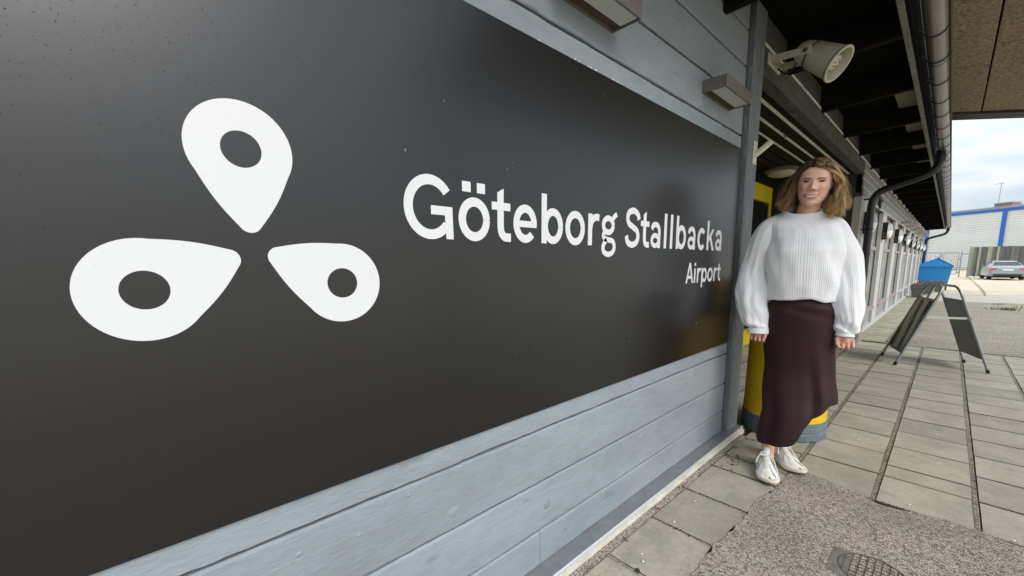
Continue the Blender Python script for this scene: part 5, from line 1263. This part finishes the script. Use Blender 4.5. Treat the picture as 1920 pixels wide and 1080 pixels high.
    tube(bm, bez([X((0, .112, .094)), X((-.02, .11, .106)), X((-.03, .128, .096)), X((0, .114, .094))], 6), .0024, 6); tube(bm, bez([X((0, .112, .094)), X((.02, .11, .106)), X((.03, .126, .096)), X((0, .114, .094))], 6), .0024, 6); obj('lace_bow', bm, m_lace, u_, smooth=True)
shoe((-.535, 2.352, 0), (-.645, 2.625, 0), 'white sneaker with brown gum toe nearer the camera')
shoe((-.443, 2.598, 0), (-.645, 2.800, 0), 'white sneaker with brown gum toe pointing right')

# ---------------------------------------------------------------- hair
m_hair = attr_mat('hair', .45, 0, .45)
r = random.Random(12)
def scalp(az, el):
    """az 0 = +x, 90 = front(-y)"""
    rx, ry, rz_ = .0775, .100, .108
    return Vector((rx * cos(el) * cos(az), -ry * cos(el) * sin(az) + .006, .005 + rz_ * sin(el)))
verts, faces, cols_ = [], [], []
def add_strand(P_, w0, c_root, c_mid, c_tip, tmid):
    n = len(P_); base = len(verts)
    for i, p in enumerate(P_):
        t = i / (n - 1); d = (P_[min(i + 1, n - 1)] - P_[max(i - 1, 0)]); d.normalize(); a_ = d.cross(Vector((.3, 1, .2))).normalized(); b_ = d.cross(a_).normalized()
        w_ = w0 * (1 - .75 * t ** 2)
        for k in range(3): q_ = p + (a_ * cos(2.094 * k) + b_ * sin(2.094 * k)) * w_; verts.append(q_)
        c = [c_root[j] + (c_mid[j] - c_root[j]) * min(1, t / tmid) if t < tmid else c_mid[j] + (c_tip[j] - c_mid[j]) * (t - tmid) / (1 - tmid) for j in range(3)]
        cols_.extend([(*c, 1)] * 3)
    for i in range(n - 1):
        for k in range(3): faces.append((base + i * 3 + k, base + i * 3 + (k + 1) % 3, base + (i + 1) * 3 + (k + 1) % 3, base + (i + 1) * 3 + k))
def push(p, m=1.0):
    e = Vector((p.x / (.0765 * m), (p.y - .006) / (.098 * m), (p.z - .0) / (.116 * m))); l = e.length
    if l < 1: p = Vector((p.x / l, (p.y - .006) / l + .006, p.z / l))
    return p
PART = -.012
for c_ in range(330):
    az = r.uniform(-pi, pi); front_ = sin(az)
    elmin = .70 if front_ > .55 else (.15 if front_ > 0 else -.45)
    el = math.asin(min(.999, r.uniform(sin(elmin), 1.0))); R0 = scalp(az, el)
    if front_ > .55 and R0.z < .074: continue
    side = 1 if R0.x > PART else -1
    fr = sst(-.3, .8, front_)
    if side > 0:
        E_ = Vector((.088 + r.uniform(0, .060), r.uniform(-.03, .07) - .03 * fr, -.115 - r.uniform(-.012, .055)))
        if r.random() < .35: E_ = Vector((.135 + r.uniform(0, .035), r.uniform(-.02, .05), -.070 - r.uniform(0, .05)))
        bul = Vector((.102 + r.uniform(-.012, .016), R0.y * .55 - .01 * fr, .018)); bul2 = Vector((.112 + r.uniform(-.014, .016), E_.y, -.055))
    else:
        E_ = Vector((-.088 - r.uniform(0, .058), r.uniform(-.02, .07) - .03 * fr, -.098 - r.uniform(-.02, .042)))
        bul = Vector((-.086 - r.uniform(-.006, .012), R0.y * .6 - .008 * fr, .025)); bul2 = Vector((-.093 - r.uniform(-.008, .014), E_.y, -.045))
    if front_ < -.35 and r.random() < .75:
        E_ = Vector((R0.x * 1.2 + r.uniform(-.02, .03), .085 + r.uniform(-.02, .02), -.12 - r.uniform(0, .03))); bul = Vector((R0.x * 1.15, .115, .02)); bul2 = Vector((R0.x * 1.2, .105, -.05))
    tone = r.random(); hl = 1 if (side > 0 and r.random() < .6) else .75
    ph, am = r.uniform(0, 6.28), r.uniform(.006, .018)
    for s_ in range(20):
        o1 = Vector((r.gauss(0, .003), r.gauss(0, .004), r.gauss(0, .003))); o2 = Vector((r.gauss(0, .0045), r.gauss(0, .005), r.gauss(0, .009)))
        Rr = scalp(az + r.gauss(0, .05), min(1.5, el + r.gauss(0, .04)))
        lift = Rr * 1.0 + Rr.normalized() * .012 + Vector((side * .014, 0, .002))
        C_ = bez([Rr * .97, lift, bul * .97 + o1, bul2 + o1 * 1.4, E_ + o2], 5)
        out = []
        for i, p in enumerate(C_):
            t = i / (len(C_) - 1); w_ = am * t * t; p = p + Vector((sin(ph + t * 9) * w_, cos(ph + t * 8) * w_, 0)); 
            p = push(p, 1.0 + .03 * min(1, t * 4)) if t > 0 else p
            # keep the face clear
            if p.y < -.03 and p.z < .058 and abs(p.x) < .068: p.x = math.copysign(.070 + .002 * r.random(), side)
            out.append(p)
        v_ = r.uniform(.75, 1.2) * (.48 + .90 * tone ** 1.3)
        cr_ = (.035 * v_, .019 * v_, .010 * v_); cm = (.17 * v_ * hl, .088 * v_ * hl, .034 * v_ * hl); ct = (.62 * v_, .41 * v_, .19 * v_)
        if side < 0: ct = (.36 * v_, .22 * v_, .09 * v_)  # left strands darker than right: light from the right is painted in
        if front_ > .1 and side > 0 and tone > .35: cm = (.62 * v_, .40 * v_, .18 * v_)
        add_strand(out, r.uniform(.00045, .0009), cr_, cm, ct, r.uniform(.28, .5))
# a few loose flyaways blown to the right and left
for c_ in range(60):
    side = 1 if r.random() < .6 else -1; z0 = r.uniform(-.02, .06); p0 = Vector((side * .085, r.uniform(-.02, .06), z0)); l = r.uniform(.04, .075)
    C_ = bez([p0, p0 + Vector((side * l * .5, 0, -.01)), p0 + Vector((side * l * .9, r.uniform(-.01, .01), -.045)), p0 + Vector((side * l * r.uniform(.8, 1.3), 0, -.085 - r.uniform(0, .03)))], 5)
    v_ = r.uniform(.8, 1.3); add_strand(C_, .0006, (.2 * v_, .11 * v_, .05 * v_), (.40 * v_, .25 * v_, .11 * v_), (.58 * v_, .40 * v_, .19 * v_), .5)
me = bpy.data.meshes.new('hair'); 
HL = Matrix.Translation(HC) @ Matrix.Rotation(radians(5.0), 4, 'Y') @ Matrix.Rotation(radians(5), 4, 'X')
me.from_pydata([HL @ v for v in verts], [], faces); ca_ = me.color_attributes.new('Col', 'FLOAT_COLOR', 'POINT'); ca_.data.foreach_set('color', [q_ for c in cols_ for q_ in c])
hair = obj('hair', me, m_hair, person, smooth=True); hair['label'] = 'shoulder length dark blonde hair blown to the right'
# scalp mass under the strands
bm = BM(); rings = []
for i in range(25):
    el = -.55 + (pi / 2 + .54) * i / 24; ring = []
    for k in range(48):
        az = 2 * pi * k / 48; e2 = el
        lim = .76 if sin(az) > .5 else (.76 * sst(-.15, .5, sin(az)) + -.5 * (1 - sst(-.15, .5, sin(az))))
        e2 = max(el, lim); p = scalp(az, e2); ring.append(HL @ (p * 1.035))
    rings.append(ring)
loft(bm, rings); bmesh.ops.remove_doubles(bm, verts=bm.verts, dist=1e-5)
cap_ = obj('hair_base', bm, mat('dark_hair_root', (.04, .022, .011), .7), hair, smooth=True)
# dark top showing at the neckline and necklace
bm = BM(); rings = []
for rr, z in ((.066, 1.432), (.067, 1.440), (.062, 1.442)): rings.append([(.010 + rr * 1.12 * cos(a), .026 + rr * .93 * sin(a), z + .018 * sin(a)) for a in [2 * pi * k / 48 for k in range(48)]])
loft(bm, rings, False); obj('undershirt', bm, m_blackplastic, person, smooth=True)
# nails
bm = BM()
for x in (.262, .24): pass
bm.free()
